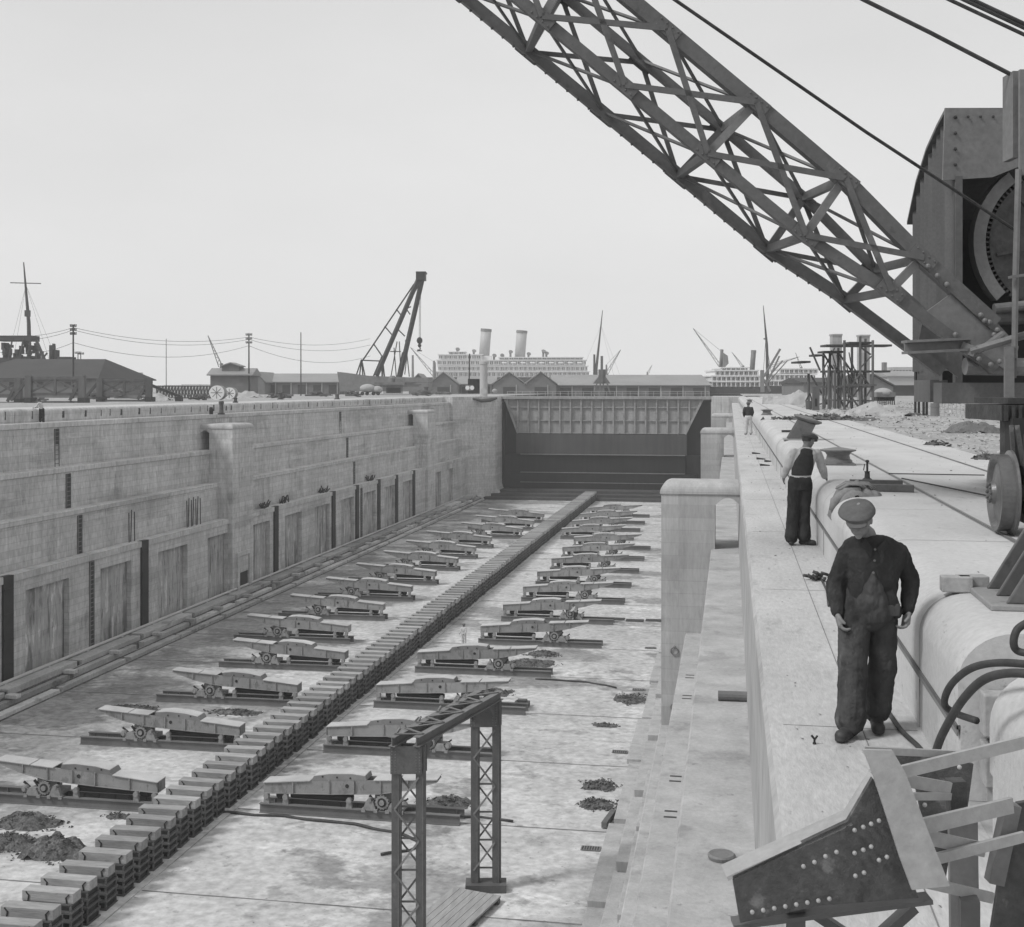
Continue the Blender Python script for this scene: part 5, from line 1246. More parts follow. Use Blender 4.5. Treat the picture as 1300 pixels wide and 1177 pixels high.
#BG
# ------------------------------------------------------------------ background
def bgthing(name, label, cat, u, v, zc, group=None):
    p = P(u, v, zc); return thing(name, label, cat, p, PSI, group), zc / F      # local units: multiply pixels by this
def shed(name, label, u0, u1, vb, ve, vr, zc, depth=30, roofm='roof', wallm='brick', gable=False, doors=0, hip=0, grp=None, pil=True):
    r, k = bgthing(name, label, 'shed', (u0 + u1) / 2, vb, zc, grp); hw = (u1 - u0) / 2 * k; he = (vb - ve) * k; hr = (vb - vr) * k
    if gable:
        MB().prism([(-hw, -2), (hw, -2), (hw, he), (0, hr - .1), (-hw, he)], 'y', 0, depth).build('wall', M[wallm], r)
        mb = MB()
        for s_ in (-1, 1): mb.prism([(s_ * (hw + .4), he - .1), (0, hr), (0, hr + .25), (s_ * (hw + .4), he + .15)], 'y', -.4, depth + .4)
        mb.build('roof', M[roofm], r)
    else:
        MB().box(-hw, hw, 0, depth, -2, he).build('wall', M[wallm], r)
        mb = MB(); o = .5; mb.add([(-hw - o, -o, he - .05), (hw + o, -o, he - .05), (hw + o, depth + o, he - .05), (-hw - o, depth + o, he - .05), (-hw - o + hip, depth / 2, hr), (hw + o - hip, depth / 2, hr), (-hw - o, -o, he + .15), (hw + o, -o, he + .15), (hw + o, depth + o, he + .15), (-hw - o, depth + o, he + .15)], [(0, 1, 2, 3), (6, 7, 5, 4), (8, 9, 4, 5), (7, 8, 5), (9, 6, 4), (0, 6, 7, 1), (1, 7, 8, 2), (2, 8, 9, 3), (3, 9, 6, 0)])
        mb.build('roof', M[roofm], r)
    for i in range(doors):
        x = -hw + 2 * hw * (i + .5) / doors
        w0 = min(1.6, hw / doors * .5)
        d_ = MB().box(x - w0, x + w0, -.07, -.002, -1, he * .72).build('door', M['iron'], r); 
        MB().box(x + w0 + .15, x + w0 + .35, -.2, -.003, -1, he - .1).build('downpipe', M['farbldg'], r)
    return r, k
shed('transit_shed', 'long low transit shed with pale roof behind the dock gate', 704, 901, 500, 489.5, 475, 322, 34, doors=7, hip=0)
shed('gabled_shed', 'gabled brick shed right of the pair behind the vent pipe', 667, 706, 500, 488, 472.5, 318, 20, gable=True, doors=1, grp='gabled sheds')
shed('gabled_shed', 'gabled brick shed directly behind and right of the pale vent pipe', 626, 667, 500, 488, 473, 318, 20, gable=True, doors=1, grp='gabled sheds')
shed('gabled_shed', 'gabled brick shed just left of the ship funnel foot', 545, 581, 500, 488, 473, 318, 20, gable=True, doors=1, grp='gabled sheds')
shed('gabled_shed', 'leftmost gabled brick shed beside the sheerlegs hook', 519, 543, 500, 489, 475, 318, 20, gable=True, doors=0, grp='gabled sheds')
shed('transit_shed', 'low pale-roofed shed linking the gabled sheds in front of the liner', 581, 628, 499.5, 488, 477, 330, 20, doors=2)
shed('brick_shed', 'low brick shed with pale roof and light pilasters left of the sheerlegs', 334, 432, 497.5, 485.5, 473.5, 300, 24, doors=5)
shed('brick_shed', 'small gabled end shed behind the telegraph pole', 316, 336, 498, 485.5, 473, 292, 20, gable=True)
r, k = shed('slate_roofed_shed', 'big dark slate-roofed shed at the far left', -60, 122, 503, 481.5, 453, 190, 30, roofm='droof', hip=4)
for x in (-80, -45, -15, 20, 55): MB().box(x * k - .5, x * k + .5, -.06, -.002, 12 * k, 18 * k).build('window', M['glass'], r)
r, k = shed('brick_hut', 'small square brick hut with a roof monitor beside the cable drums', 267, 318, 498, 476.5, 467, 205, 6, gable=False, roofm='roof')
mb = MB(); mb.prism([(-13 * k, 24 * k), (9 * k, 24 * k), (9 * k, 33 * k), (-2 * k, 37 * k), (-13 * k, 33 * k)], 'y', 1.2, 4.8); mb.build('roof_monitor', M['brick'], r)
mb = MB(); mb.prism([(-15 * k, 32.5 * k), (-2 * k, 37 * k), (11 * k, 32.5 * k), (11 * k, 33.8 * k), (-2 * k, 38.3 * k), (-15 * k, 33.8 * k)], 'y', .9, 5.1); mb.build('monitor_roof', M['roof'], r)
# far quay strip behind the water
# poles
def pole(u, vt, vb, zc, wd, label, arms=3, name='telegraph_pole', m='iron'):
    r, k = bgthing(name, label, 'pole', u, vb, zc, 'poles behind the left quay')
    MB().tube([(0, 0, -1), (0, 0, (vb - vt) * k)], [wd, wd * .7], 8).build('post', M[m], r)
    for i in range(arms):
        z = (vb - vt - 3 - 5 * i) * k; mb = MB(); mb.box(-4 * k, 4 * k, -.08, .08, z, z + .14)
        for x in (-3.6, -1.8, 1.8, 3.6): mb.box(x * k - .06, x * k + .06, -.06, .06, z + .14, z + .38)
        mb.build('crossarm', M[m], r)
    return r
pole(93, 412, 497, 175, .16, 'thick telegraph pole with short crossarms beside the slate-roofed shed')
pole(316, 423, 496, 205, .15, 'telegraph pole with crossarms beside the small brick hut')
pole(382, 422, 497, 240, .13, 'thin banded lamp mast in front of the long brick shed', 0, 'lamp_mast')
pole(211, 430, 498, 260, .09, 'very thin mast standing alone between shed and brick hut', 0, 'lamp_mast')
pole(141, 462, 498, 300, .12, 'short far pole left of the thin mast', 0, 'far_post')
pole(99, 446, 490, 230, .12, 'left of the pair of short posts beside the thick telegraph pole', 1, 'far_post'); pole(102.5, 447, 490, 230, .12, 'right of the pair of short posts beside the thick telegraph pole', 1, 'far_post')
for i, (va, vb_, vc, sg) in enumerate(((416, 427, 430, 1.3), (419, 431, 438, 1.5), (427, 437, 447, 2.0))):
    wireline([P(-60, va, 165), P(93, va + (8 if i == 2 else 0), 175), P(316, va + 12, 205), P(470, vc + (5 if i == 2 else 0), 240)], .03, 'overhead_wire', ['topmost', 'middle', 'lowest and most sagging'][i] + ' overhead wire strung between the telegraph poles', 'wire', sag=sg, grp='overhead wires')
# sailing ship / works at far left
r, k = bgthing('ship_mast', 'tall raked ship mast with one yard at the far left', 'mast', 38, 470, 260)
MB().tube([(0, 0, -2), (-1.5 * k, 0, 60 * k), (-8 * k, 0, 137 * k)], [.5, .42, .12], 8).build('mast', M['iron'], r)
mb = MB(); mb.bar((-25 * k, 0, 111 * k), (14 * k, 0, 110 * k), .18); mb.build('yard', M['iron'], r)
mb = MB(); mb.box(-6 * k, 0, -.4, .4, 68 * k, 76 * k); mb.build('mast_top', M['iron'], r)
mb = MB()
for dx in (-30, -22, 26, 36): mb.bar((-5 * k, 0, 108 * k), (dx * k, 0, 8 * k), .035)
mb.build('shroud', M['wire'], r)
r, k = bgthing('dredger', 'dark cluttered superstructure of a moored vessel behind the slate roof', 'ship', 30, 462, 255)
mb = MB(); mb.box(-35 * k, 11 * k, 0, 4, 29 * k, 36 * k); mb.box(-35 * k, 8 * k, 0, 5, -6 * k, 8 * k); mb.build('gantry_deck', M['hull'], r)
mb = MB(); random.seed(21)
for i in range(36):
    x = random.uniform(-34, 9); z = random.uniform(2, 22); mb.box(x * k, (x + random.uniform(1, 4)) * k, random.uniform(0, 3), random.uniform(3.2, 4.5), z * k, (z + random.uniform(2, 9)) * k)
mb.build('machinery', M['iron'], r)
mb = MB(); mb.box(18 * k, 62 * k, 0, 6, -8 * k, 6 * k); mb.box(42 * k, 58 * k, 0, 4, 4 * k, 9 * k); mb.box(30 * k, 34 * k, 1, 3, 6 * k, 24 * k); mb.box(37 * k, 39 * k, 1, 3, 6 * k, 18 * k); mb.box(12 * k, 15 * k, 1, 3, 0, 14 * k); mb.box(34*k,36*k,1,2,18*k,26*k); mb.build('deckhouse', M['hull'], r)
mb = MB(); mb.bar((28 * k, 0, 2 * k), (16 * k, 0, 30 * k), .5); mb.bar((20 * k, 0, 2 * k), (30 * k, 0, 14 * k), .3); mb.bar((24 * k, 0, 0), (24 * k, 0, 16 * k), .4); mb.build('derrick', M['iron'], r)
for i, (x, w_) in enumerate(((-20, .25), (-6, .3), (3, .2))): MB().bar((x * k, 0, 0), (x * k + 1, 0, 34 * k), w_).build('gantry_leg', M['iron'], r)
# timber trestles on the left quay
def trestle(u, v, zc, wpx, hpx, label):
    r, k = bgthing('timber_trestle', label, 'trestle', u, v, zc, 'timber trestles on the left quay'); w_ = wpx * k; h_ = hpx * k
    for x in (-w_ / 2, w_ / 2):
        MB().box(x - .32, x + .32, 0, .6, 0, h_).build('post', M['dtimber'], r)
        mb = MB(); mb.bar((x, .3, h_ * .92), (x - w_ * .32 if x < 0 else x - w_ * .22, .1, h_ * .1), .28); mb.build('brace', M['dtimber'], r)
        MB().box(x - .35, x + .35, -.1, 1.6, 0, h_ * .2).build('counterweight', M['iron'], r)
    MB().box(-w_ / 2, w_ / 2, .15, .45, h_ * .86, h_ * .97).build('top_beam', M['dtimber'], r)
    mb = MB(); mb.box(-w_ / 2, w_ / 2, .15, .45, h_ * .28, h_ * .38); mb.box(-w_ / 2, w_ / 2, .15, .45, .02, .22); mb.build('lower_beam', M['dtimber'], r)
    for a, b in ((-.5, 0), (.5, 0)):
        mb = MB(); mb.bar((a * w_, .3, h_ * .36), (b * w_, .3, h_ * .88), .2); mb.bar((a * w_, .32, h_ * .86), (b * w_ + a * .04 * w_, .32, h_ * .36), .16); mb.build('brace', M['dtimber'], r)
    MB().box(-.12, .12, .1, .3, h_ * .3, h_ * .9).build('post', M['dtimber'], r)
trestle(69, 512, 124, 68, 35, 'heavy braced timber trestle nearest the bending workman')
trestle(-8, 513, 126, 60, 33, 'heavy braced timber trestle cut by the left picture edge')
trestle(157, 510, 134, 62, 30, 'braced timber trestle right of the slate-roofed shed')
# heap of timber and clutter on the left quay
r, k = bgthing('plank_ramp', 'dark sloping plank ramp right of the trestles', 'ramp', 215, 510, 138)
mb = MB(); mb.bar((-26 * k, 0, 22 * k), (16 * k, 0, 6 * k), .5, .3); mb.build('plank', M['iron'], r)
mb = MB(); mb.box(8 * k, 16 * k, -.3, .5, 0, 6 * k); mb.box(-26 * k, -24 * k, -.2, .2, 0, 21 * k); mb.build('block', M['iron'], r)
r, k = bgthing('lattice_fence', 'long dark lattice guard rail behind the cable drums', 'fence', 232, 506, 160)
mb = MB(); mb.box(-34 * k, 34 * k, 0, .25, 15 * k, 16.5 * k); mb.box(-34 * k, 34 * k, 0, .25, 0, 1.5 * k)
for i in range(18):
    x = (-34 + 4 * i) * k; mb.box(x, x + .16, 0, .16, 0, 16 * k); mb.bar((x, .1, 1 * k), (x + 4 * k, .1, 15 * k), .13); mb.bar((x, .12, 15 * k), (x + 4 * k, .12, 1 * k), .1)
mb.build('lattice', M['dtimber'], r)
for i, (u, v, zc, rp) in enumerate(((275, 508, 142, 9.3), (291, 507, 148, 7.5))):
    r, k = bgthing('cable_drum', ['larger cable drum with a pale rim in front of the brick hut', 'smaller cable drum partly behind the larger one'][i], 'cable drum', u, v, zc, 'cable drums'); R = rp * k
    MB().lathe([(R * .78, 0), (R, 0), (R, .25), (R * .78, .25)], (0, 0, R), 'y', 28).build('rim', M['white'], r)
    MB().lathe([(R * .3, .05), (R * .8, .08), (R * .8, .2), (R * .3, .2)], (0, 0, R), 'y', 20).build('flange', M['dtimber'], r)
    MB().lathe([(R * .6, .2), (R * .6, 1.5)], (0, 0, R), 'y', 20).build('core', M['iron'], r); MB().lathe([(R * .78, 1.5), (R, 1.5), (R, 1.7), (R * .78, 1.7)], (0, 0, R), 'y', 28).build('rim', M['plank'], r)
    mb = MB()
    for j in range(4): a = j * pi / 4; mb.bar((-R * .8 * cos(a), .03, R - R * .8 * sin(a)), (R * .8 * cos(a), .03, R + R * .8 * sin(a)), .08)
    mb.build('spoke', M['rail'], r)
for u, v, zc, w_, h_, lab in ((281, 526, 104, 6.5, 17, 'dark barrel-shaped bollard on the left walkway above the first pier'), (299, 511, 120, 5, 6, 'small square bollard on the left quay beside the drums'), (356, 507, 150, 6, 9, 'small dark box post on the left quay before the banded mast'), (428, 507, 160, 6, 7, 'dark box post on the left quay before the sheerlegs hull'), (541, 499, 240, 6, 8, 'small dark post on the left quay near the dock entrance')):
    r, k = bgthing('quay_bollard', lab, 'bollard', u, v, zc, 'bollards on the left quay'); MB().lathe([(w_ * .5 * k, 0), (w_ * .42 * k, h_ * .3 * k), (w_ * .4 * k, h_ * .7 * k), (w_ * .55 * k, h_ * .9 * k), (w_ * .4 * k, h_ * k)], (0, 0, 0), 'z', 12).build('post', M['dtimber'], r); MB().box(-w_ * .6 * k, w_ * .6 * k, -w_ * .5 * k, w_ * .5 * k, -.02, .1).build('base_plate', M['iron'], r)
r, k = bgthing('crouched_figure', 'small dark oil drum on the left walkway beside the barrel bollard', 'drum', 268, 526, 104); r.name = 'oil_drum'; MB().lathe([(2.4 * k, 0), (2.6 * k, 5 * k), (2 * k, 9 * k)], (0, 0, 0), 'z', 12).build('body', M['black'], r)
heap(0, 0, 0, 6, 4, 1.1, M['sand'], 'pale sand heap in front of the small brick hut', 31, 'sand_heap', 40, .12, 0, at=P(313, 500, 195))
heap(0, 0, 0, 5, 4, 1.0, M['sand'], 'pale heap behind the plank ramp on the left quay', 32, 'sand_heap', 40, .12, 0, at=P(196, 505, 150))
# floating sheerlegs
r, k = bgthing('floating_crane', 'floating sheerlegs crane with two raked dark legs and a hanging hook', 'crane', 484, 497, 285)
MB().prism([(-56 * k, 25 * k), (-52 * k, 0), (58 * k, 0), (60 * k, 17 * k), (-20 * k, 20 * k)], 'y', 0, 16).build('hull', M['rail'], r)
def Lc(u, v): return (u - 484) * k, (497 - v) * k
def seg(a, b, w_, y0=0, y1=None): 
    (xa, za), (xb, zb) = Lc(*a), Lc(*b); return MB().bar((xa, y0, za), (xb, y0 if y1 is None else y1, zb), w_)
seg((478, 477), (528, 353), .85, 0, 6).build('sheer_leg', M['black'], r); seg((500, 480), (533, 352), .85, 14, 7).build('sheer_leg', M['black'], r)
a_ = MB(); x_, z_ = Lc(531, 349); a_.box(x_ - 5 * k, x_ + 7 * k, 4.5, 8.5, z_ - 4 * k, z_ + 6 * k); a_.box(x_ - 5*k, x_ + 8 * k, 4, 9, z_ + 5 * k, z_ + 6.5 * k); a_.build('sheer_head', M['black'], r)
seg((458, 458), (523, 358), .32, 3, 6).build('back_stay', M['black'], r); seg((504, 400), (528, 360), .25, 8, 7).build('back_stay', M['black'], r)
mb = MB()
for a, b in (((501, 391), (508, 400)), ((486, 413), (497, 426)), ((472, 436), (485, 455)), ((459, 457), (482, 458)), ((504, 418), (512, 426)), ((514, 390), (520, 388)), ((514, 391), (519, 398))): mb.join(seg(a, b, .28, 4))
mb.build('stay_strut', M['black'], r)
mb = MB()
for u in (449, 454, 459, 462): mb.join(seg((457, 456), (u, 480), .28, 3))
for u in (472, 477, 484, 487): mb.join(seg((484, 452), (u, 480), .35, 2))
for a, b in (((500, 432), (492, 478)), ((503, 432), (505, 478)), ((496, 440), (499, 478)), ((507, 446), (500, 478)), ((491, 445), (505, 445)), ((516, 425), (510, 475)), ((511, 430), (516, 478))): mb.join(seg(a, b, .22, 8))
mb.build('a_frame', M['black'], r)
mb = MB(); mb.join(seg((530, 352), (529.5, 427), .1, 6.5)); mb.join(seg((531.5, 352), (531, 427), .1, 6.5)); mb.build('hoist_rope', M['wire'], r)
mb = MB(); x_, z_ = Lc(530, 431); mb.ball((x_, 6.5, z_), 3.8 * k, 3 * k, 4.5 * k); mb.ball((x_, 6.5, z_ - 6.5 * k), 2.4 * k, 2 * k, 2.5 * k); mb.tube([(x_, 6.5, z_ - 8 * k), (x_ + 1 * k, 6.5, z_ - 11 * k), (x_ - 1 * k, 6.5, z_ - 13 * k), (x_ - 2.4 * k, 6.5, z_ - 11.5 * k)], .16, 6); mb.box(x_ - 3 * k, x_ + 3 * k, 6, 7, z_ - 14 * k, z_ - 12.6 * k); mb.build('hook_block', M['black'], r)
r, k = bgthing('steam_crane', 'small dark steam crane and boiler clutter in front of the sheerlegs hull', 'crane', 498, 500, 262)
mb = MB(); mb.box(-12 * k, 14 * k, 0, 4, 11 * k, 15 * k); mb.build('deck', M['rail'], r); mb = MB(); random.seed(5)
for i in range(18): x = -11 + 1.4 * i; mb.box(x * k, (x + .5) * k, 0, .3, 0, 12 * k); 
mb.box(-8 * k, 10 * k, 1, 3, 1 * k, 8 * k); mb.build('undercarriage', M['black'], r)
mb = MB(); mb.lathe([(5 * k, 0), (5 * k, 6 * k), (3 * k, 9 * k)], (-1 * k, 2, 14 * k), 'z', 12); mb.box(3 * k, 12 * k, .5, 3.5, 14 * k, 19 * k); mb.build('cabin', M['rail'], r)
r, k = bgthing('covered_cart', 'pale tarpaulin-covered cart in front of the sheerlegs hull', 'cart', 471, 502, 235)
mb = MB(); mb.ball((-5 * k, 1, 9 * k), 10 * k, 1.4, 5.5 * k, 16, 10); mb.ball((7 * k, 1.2, 7 * k), 7 * k, 1.2, 5 * k, 16, 10); mb.build('tarpaulin', M['sand'], r, smooth=True)
for x in (-11, -5, 3, 9): MB().lathe([(2.4 * k, 0), (2.4 * k, .25)], (x * k, 0, 2.4 * k), 'y', 14).build('wheel', M['black'], r)
# signal hut, vent pipe
r, k = bgthing('signal_hut', 'small dark open signal hut with two white round signs beside the vent pipe', 'hut', 602, 500, 222)
mb = MB(); mb.box(-8 * k, 9 * k, 1.6, 1.8, 0, 19 * k); mb.box(-8 * k, 9 * k, 0, 1.8, 17.5 * k, 19 * k); [mb.box(x * k, (x + 1) * k, 0, .2, 0, 19 * k) for x in (-8, -3, 2, 8)]; mb.box(-8 * k, 9 * k, 0, 1.7, 0, 4 * k); mb.build('frame', M['black'], r)
mb = MB(); mb.box(-11 * k, -1 * k, -.15, -.05, 4 * k, 11 * k); mb.build('sign_board', M['rail'], r)
for x in (-8.5, -2.6): MB().lathe([(1.6 * k, 0), (2.7 * k, 0), (2.7 * k, .08), (1.6 * k, .08)], (x * k, -.25, 7.6 * k), 'y', 16).build('round_sign', M['white'], r)
MB().tube([(-6.5 * k, .5, 15 * k), (-6 * k, .5, 51 * k)], .12, 6).build('mast', M['iron'], r)
r, k = bgthing('vent_pipe', 'pale cylindrical vent pipe with a flanged top standing by the dock entrance', 'pipe', 614, 503, 221)
MB().lathe([(5 * k, 0), (5 * k, 40 * k), (5.8 * k, 40.5 * k), (5.8 * k, 44 * k), (4.6 * k, 44.5 * k)], (0, 0, 0), 'z', 24).build('barrel', M['buff'], r, smooth=False); MB().lathe([(3.1 * k, 0), (3.1 * k, .1)], (0, -5.3 * k, 6.5 * k), 'y', 16).build('opening', M['black'], r); MB().lathe([(3.0 * k, 0), (4 * k, 0), (4 * k, .3), (3.0 * k, .3)], (0, -5.4 * k, 6.5 * k), 'y', 16).build('flange', M['buff'], r)
r, k = bgthing('lifebuoy', 'pale rounded sack beside the vent pipe', 'sack', 628, 499, 226); r.name = 'sack'; MB().ball((0, 0, 2.6 * k), 3.4 * k, .5, 2.8 * k).build('body', M['sand'], r, smooth=True)
r, k = bgthing('canvas_roll', 'dark canvas roll lying at the edge of the left abutment', 'canvas', 614, 509, 216); MB().tube([(-14 * k, 0, 3 * k), (-3 * k, 0, 0), (8 * k, .5, 1 * k), (17 * k, .5, 3.5 * k)], [.2, .45, .5, .25], 10, True, .7).build('roll', M['iron'], r)
# liner
def ship(label, u0, u1, vd, vb, zc, decks, funnels, hullm='hull', name='ocean_liner'):
    r, k = bgthing(name, label, 'ship', (u0 + u1) / 2, vb, zc, 'ships in the docks'); hw = (u1 - u0) / 2 * k; um = (u0 + u1) / 2
    MB().prism([(-hw * 1.06, (vb - vd) * k), (-hw, -3), (hw * .98, -3), (hw * 1.02, (vb - vd) * k)], 'y', 0, 18).build('hull', M[hullm], r)
    for (a, b, v0, v1) in decks:
        d = MB().box((a - um) * k, (b - um) * k, 1, 16, (vb - v0) * k, (vb - v1) * k - .25).build('deckhouse', M['white'], r)
        mb = MB(); h_ = (v0 - v1) * k; n_ = int((b - a) / 2.2)
        for i in range(n_):
            x = (a - um) * k + (b - a) * k * (i + .5) / n_
            mb.box(x - .3 * k * 1.6, x + .3 * k * 1.6, .93, .995, (vb - v0) * k + h_ * .22, (vb - v0) * k + h_ * .72)
        mb.build('windows', M['rail'], d)
        MB().box((a - um - 1.5) * k, (b - um + 1.5) * k, -.3, 17, (vb - v1) * k - .25, (vb - v1) * k + .1).build('deck', M['white'], r)
        mb = MB()
        for i in range(int((b - a) / 6) + 1): x = (a - um + 6 * i) * k; mb.box(x - .12, x + .12, -.2, 0, (vb - v0) * k, (vb - v1) * k)
        mb.build('stanchion', M['white'], d)
    for (u, vt, vb_, wd, m) in funnels:
        x = (u - um) * k; rr = wd / 2 * k; tl = (vb_ - vt) * k * .05
        f = MB().tube([(x, 8, (vb - vb_) * k), (x + (vb_ - vt) * k * .08, 8, (vb - vt) * k)], [rr, rr], 20).build('funnel', M[m], r, smooth=True)
        MB().tube([(x + (vb_ - vt) * k * .072, 8, (vb - vt - 3) * k), (x + (vb_ - vt) * k * .08, 8, (vb - vt + .5) * k)], [rr * 1.06, rr * 1.06], 20).build('funnel_band', M['rail'], f)
        MB().box(x - rr * 1.5, x + rr * 1.5, 4, 12, (vb - vb_ - 6) * k, (vb - vb_) * k + .2).build('funnel_casing', M['white'], r)
    return r, k, um
r, k, um = ship('two-funnelled white-decked ocean liner behind the gabled sheds', 540, 752, 479, 500, 520, [(552, 748, 479, 471.5), (556, 746, 471, 464.5), (555, 744, 463.8, 457), (634, 740, 456.4, 453.5), (557, 612, 456.4, 450), (570, 590, 449.6, 446.5)], [(614, 417, 452, 13.5, 'buff'), (660, 419, 454, 13.5, 'buff')])
random.seed(8)
for u, v, h_ in ((601, 451, 6), (648, 452, 6), (671, 453, 4), (690, 453, 8), (694, 453, 5), (637, 454, 3), (627, 455, 4), (580, 447, 4)):
    x = (u - um) * k; MB().tube([(x, 5, (500 - v) * k - 1), (x, 5, (500 - v + h_ * .6) * k), (x + .2, 4.2, (500 - v + h_) * k)], [.45, .45, 1.0], 8).build('ventilator', M['rail'], r)
for i in range(9):
    x = (640 - um + 12 * i) * k; MB().box(x - 3.6 * k, x + 3.6 * k, -.3, 1.4, (500 - 463) * k + .4, (500 - 459.5) * k).build('lifeboat', M['white'], r, bevel=.4)
for u, vt, zc_, w_, lab in ((754.5, 450, 430, .5, 'short dark post left of the raked mast'), ):
    pole(u, vt, 498, zc_, w_, lab, 0, 'derrick_post')
r, k = bgthing('ship_mast', 'tall thin raked mast rising above the transit shed roof', 'mast', 757, 498, 430); MB().tube([(0, 0, 0), (0, 0, 30 * k), (8 * k, 0, 104 * k)], [.6, .5, .12], 8).build('mast', M['iron'], r); mb = MB(); [mb.bar((6 * k, 0, 85 * k), (dx * k, 0, 22 * k), .04) for dx in (-20, 22, 30)]; mb.build('rigging', M['wire'], r)
r, k = bgthing('derrick_tower', 'dark derrick tower with a thick post in front of the transit shed', 'derrick', 764, 501, 250)
MB().bar((0, 0, 15 * k), (0, 0, 49 * k), .5).build('post', M['rail'], r); mb = MB(); mb.prism([(-11 * k, 14 * k), (11 * k, 14 * k), (4 * k, 24 * k), (-3 * k, 24 * k)], 'y', 0, 3); mb.box(-3.6 * k, 5 * k, 0, 2, 23 * k, 32 * k); mb.build('housing', M['rail'], r)
mb = MB(); [mb.bar((x * k, 0, 0), (x * k * .6, 0, 15 * k), .3) for x in (-10, -3, 3, 11)]; mb.build('leg', M['rail'], r)
def far_crane(u, v, ut, vt, zc, label, w_=.5, base=(5, 12)):
    r, k = bgthing('dock_crane', label, 'crane', u, v, zc, 'distant dock cranes'); x, z = (ut - u) * k, (v - vt) * k
    mb = MB(); n_ = 9; d = Vector((x, 0, z)); nn = Vector((-z, 0, x)).normalized() * w_
    mb.bar(nn, d, w_ * .35); mb.bar(-nn, d, w_ * .35)
    for i in range(n_):
        a = d * (i / n_); b = d * ((i + 1) / n_); s_ = 1 if i % 2 else -1
        mb.bar(a + nn * s_ * (1 - i / n_), b - nn * s_ * (1 - (i + 1) / n_), w_ * .22)
    mb.build('jib', M['rail'], r)
    mb = MB(); mb.prism([(-base[0] * .5 * k, -8 * k), (base[0] * .5 * k, -8 * k), (base[0] * .3 * k, base[1] * k), (-base[0] * .2 * k, base[1] * k)], 'y', 0, 2); mb.build('tower', M['rail'], r)
    mb = MB(); mb.bar((0, 0, base[1] * k), d, .08); mb.build('stay', M['wire'], r)
far_crane(918, 470, 880, 417, 400, 'distant crane with long jib pointing up left above the white steamer', .5, (4, 22))
far_crane(944, 468, 929, 447, 420, 'short distant crane jib over the white steamer just right of the long one', .35, (3, 4))
far_crane(770, 475, 788, 444, 420, 'distant crane with jib up right above the transit shed', .5, (3, 12))
far_crane(822, 476, 828, 463, 500, 'tiny distant crane above the right end of the transit shed', .3, (2, 4))
far_crane(552, 478, 521, 441, 480, 'distant crane jib beside the sheerlegs hook block', .6, (3, 18))
far_crane(280, 465, 264, 426, 320, 'pale distant crane jib rising behind the brick hut', .5, (3, 4))
far_crane(178, 485, 160, 495 - 20, 600, 'faint far crane on the left skyline', .6, (6, 12))
far_crane(1018, 470, 1010, 448, 430, 'short distant jib left of the scaffold', .35, (3, 4))
far_crane(976, 466, 1015, 455 - 2, 410, 'distant derrick boom pointing low right over the second steamer', .35, (2, 4))
# funnels and chimneys behind
for u, vt, w_, zc_, lab in ((524, 451, 3.4, 470, 'thin dark chimney left of the liner by the sheerlegs'), (551, 458, 4, 470, 'short dark funnel at the liner bow end')):
    pole(u, vt, 478, zc_, w_ / 2 * zc_ / F, lab, 0, 'chimney', 'rail')
# right-hand steamers
r, k, um = ship('white-decked steamer with dark hull right of the transit shed', 903, 1012, 491, 503, 330, [(904, 968, 491, 484), (904, 966, 484, 477), (908, 962, 477, 470), (916, 950, 469.5, 466.5)], [(921, 443, 467, 4, 'rail'), (962, 444, 472, 6.5, 'rail')], name='steamer')
MB().prism([((924 - um) * k, 36 * k), ((930 - um) * k, 42 * k), ((929 - um) * k, 52 * k), ((923 - um) * k, 56 * k)], 'y', 6, 8).build('flag', M['rail'], r)
r2, k2, um2 = ship('second white-decked steamer behind the derricks beside the scaffold', 972, 1050, 490, 502, 360, [(976, 1040, 490, 483), (978, 1036, 483, 475), (990, 1040, 474, 468)], [], name='steamer')
mst = thing('ship_mast', 'tall raked mast with crosstrees between the two steamers', 'mast', P(975, 498, 325), PSI); k = 325 / F
MB().tube([(0, 0, 0), (-1.5 * k, 0, 60 * k), (-6 * k, 0, 110 * k)], [.5, .35, .08], 8).build('mast', M['iron'], mst); MB().box(-5.5 * k, -1 * k, -.2, .2, 67 * k, 68.5 * k).build('crosstree', M['iron'], mst)
mb = MB()
for dx in (-7, 7): mb.bar((-3 * k, 0, 66 * k), (dx * k, 0, 10 * k), .1)
mb.build('rigging', M['wire'], mst)
r, k = bgthing('cargo_derricks', 'cluster of dark cargo derrick booms fanning from one foot between the steamers', 'derricks', 972, 500, 318)
for a, b, w_ in (((970, 478), (991, 443), .5), ((972, 490), (990, 452), .35), ((970, 482), (978, 497), .5), ((976, 478), (994, 458), .35), ((968, 498), (968, 470), .9), ((973, 488), (1000, 458), .25)):
    (xa, za), (xb, zb) = ((a[0] - 972) * k, (500 - a[1]) * k), ((b[0] - 972) * k, (500 - b[1]) * k); MB().bar((xa, 0, za), (xb, .5, zb), w_).build('boom', M['rail'], r)
shed('dark_shed', 'dark low shed with sloping roof behind the scaffold', 1020, 1062, 503, 486, 479, 250, 20, roofm='droof')
shed('dark_shed', 'dark gabled shed right behind the scaffold', 1082, 1134, 504, 491, 476, 200, 14, roofm='droof', gable=True)
shed('striped_building', 'pale vertically striped building between scaffold and crane', 1128, 1190, 505, 478, 470.5, 300, 14, roofm='roof', wallm='farbldg')
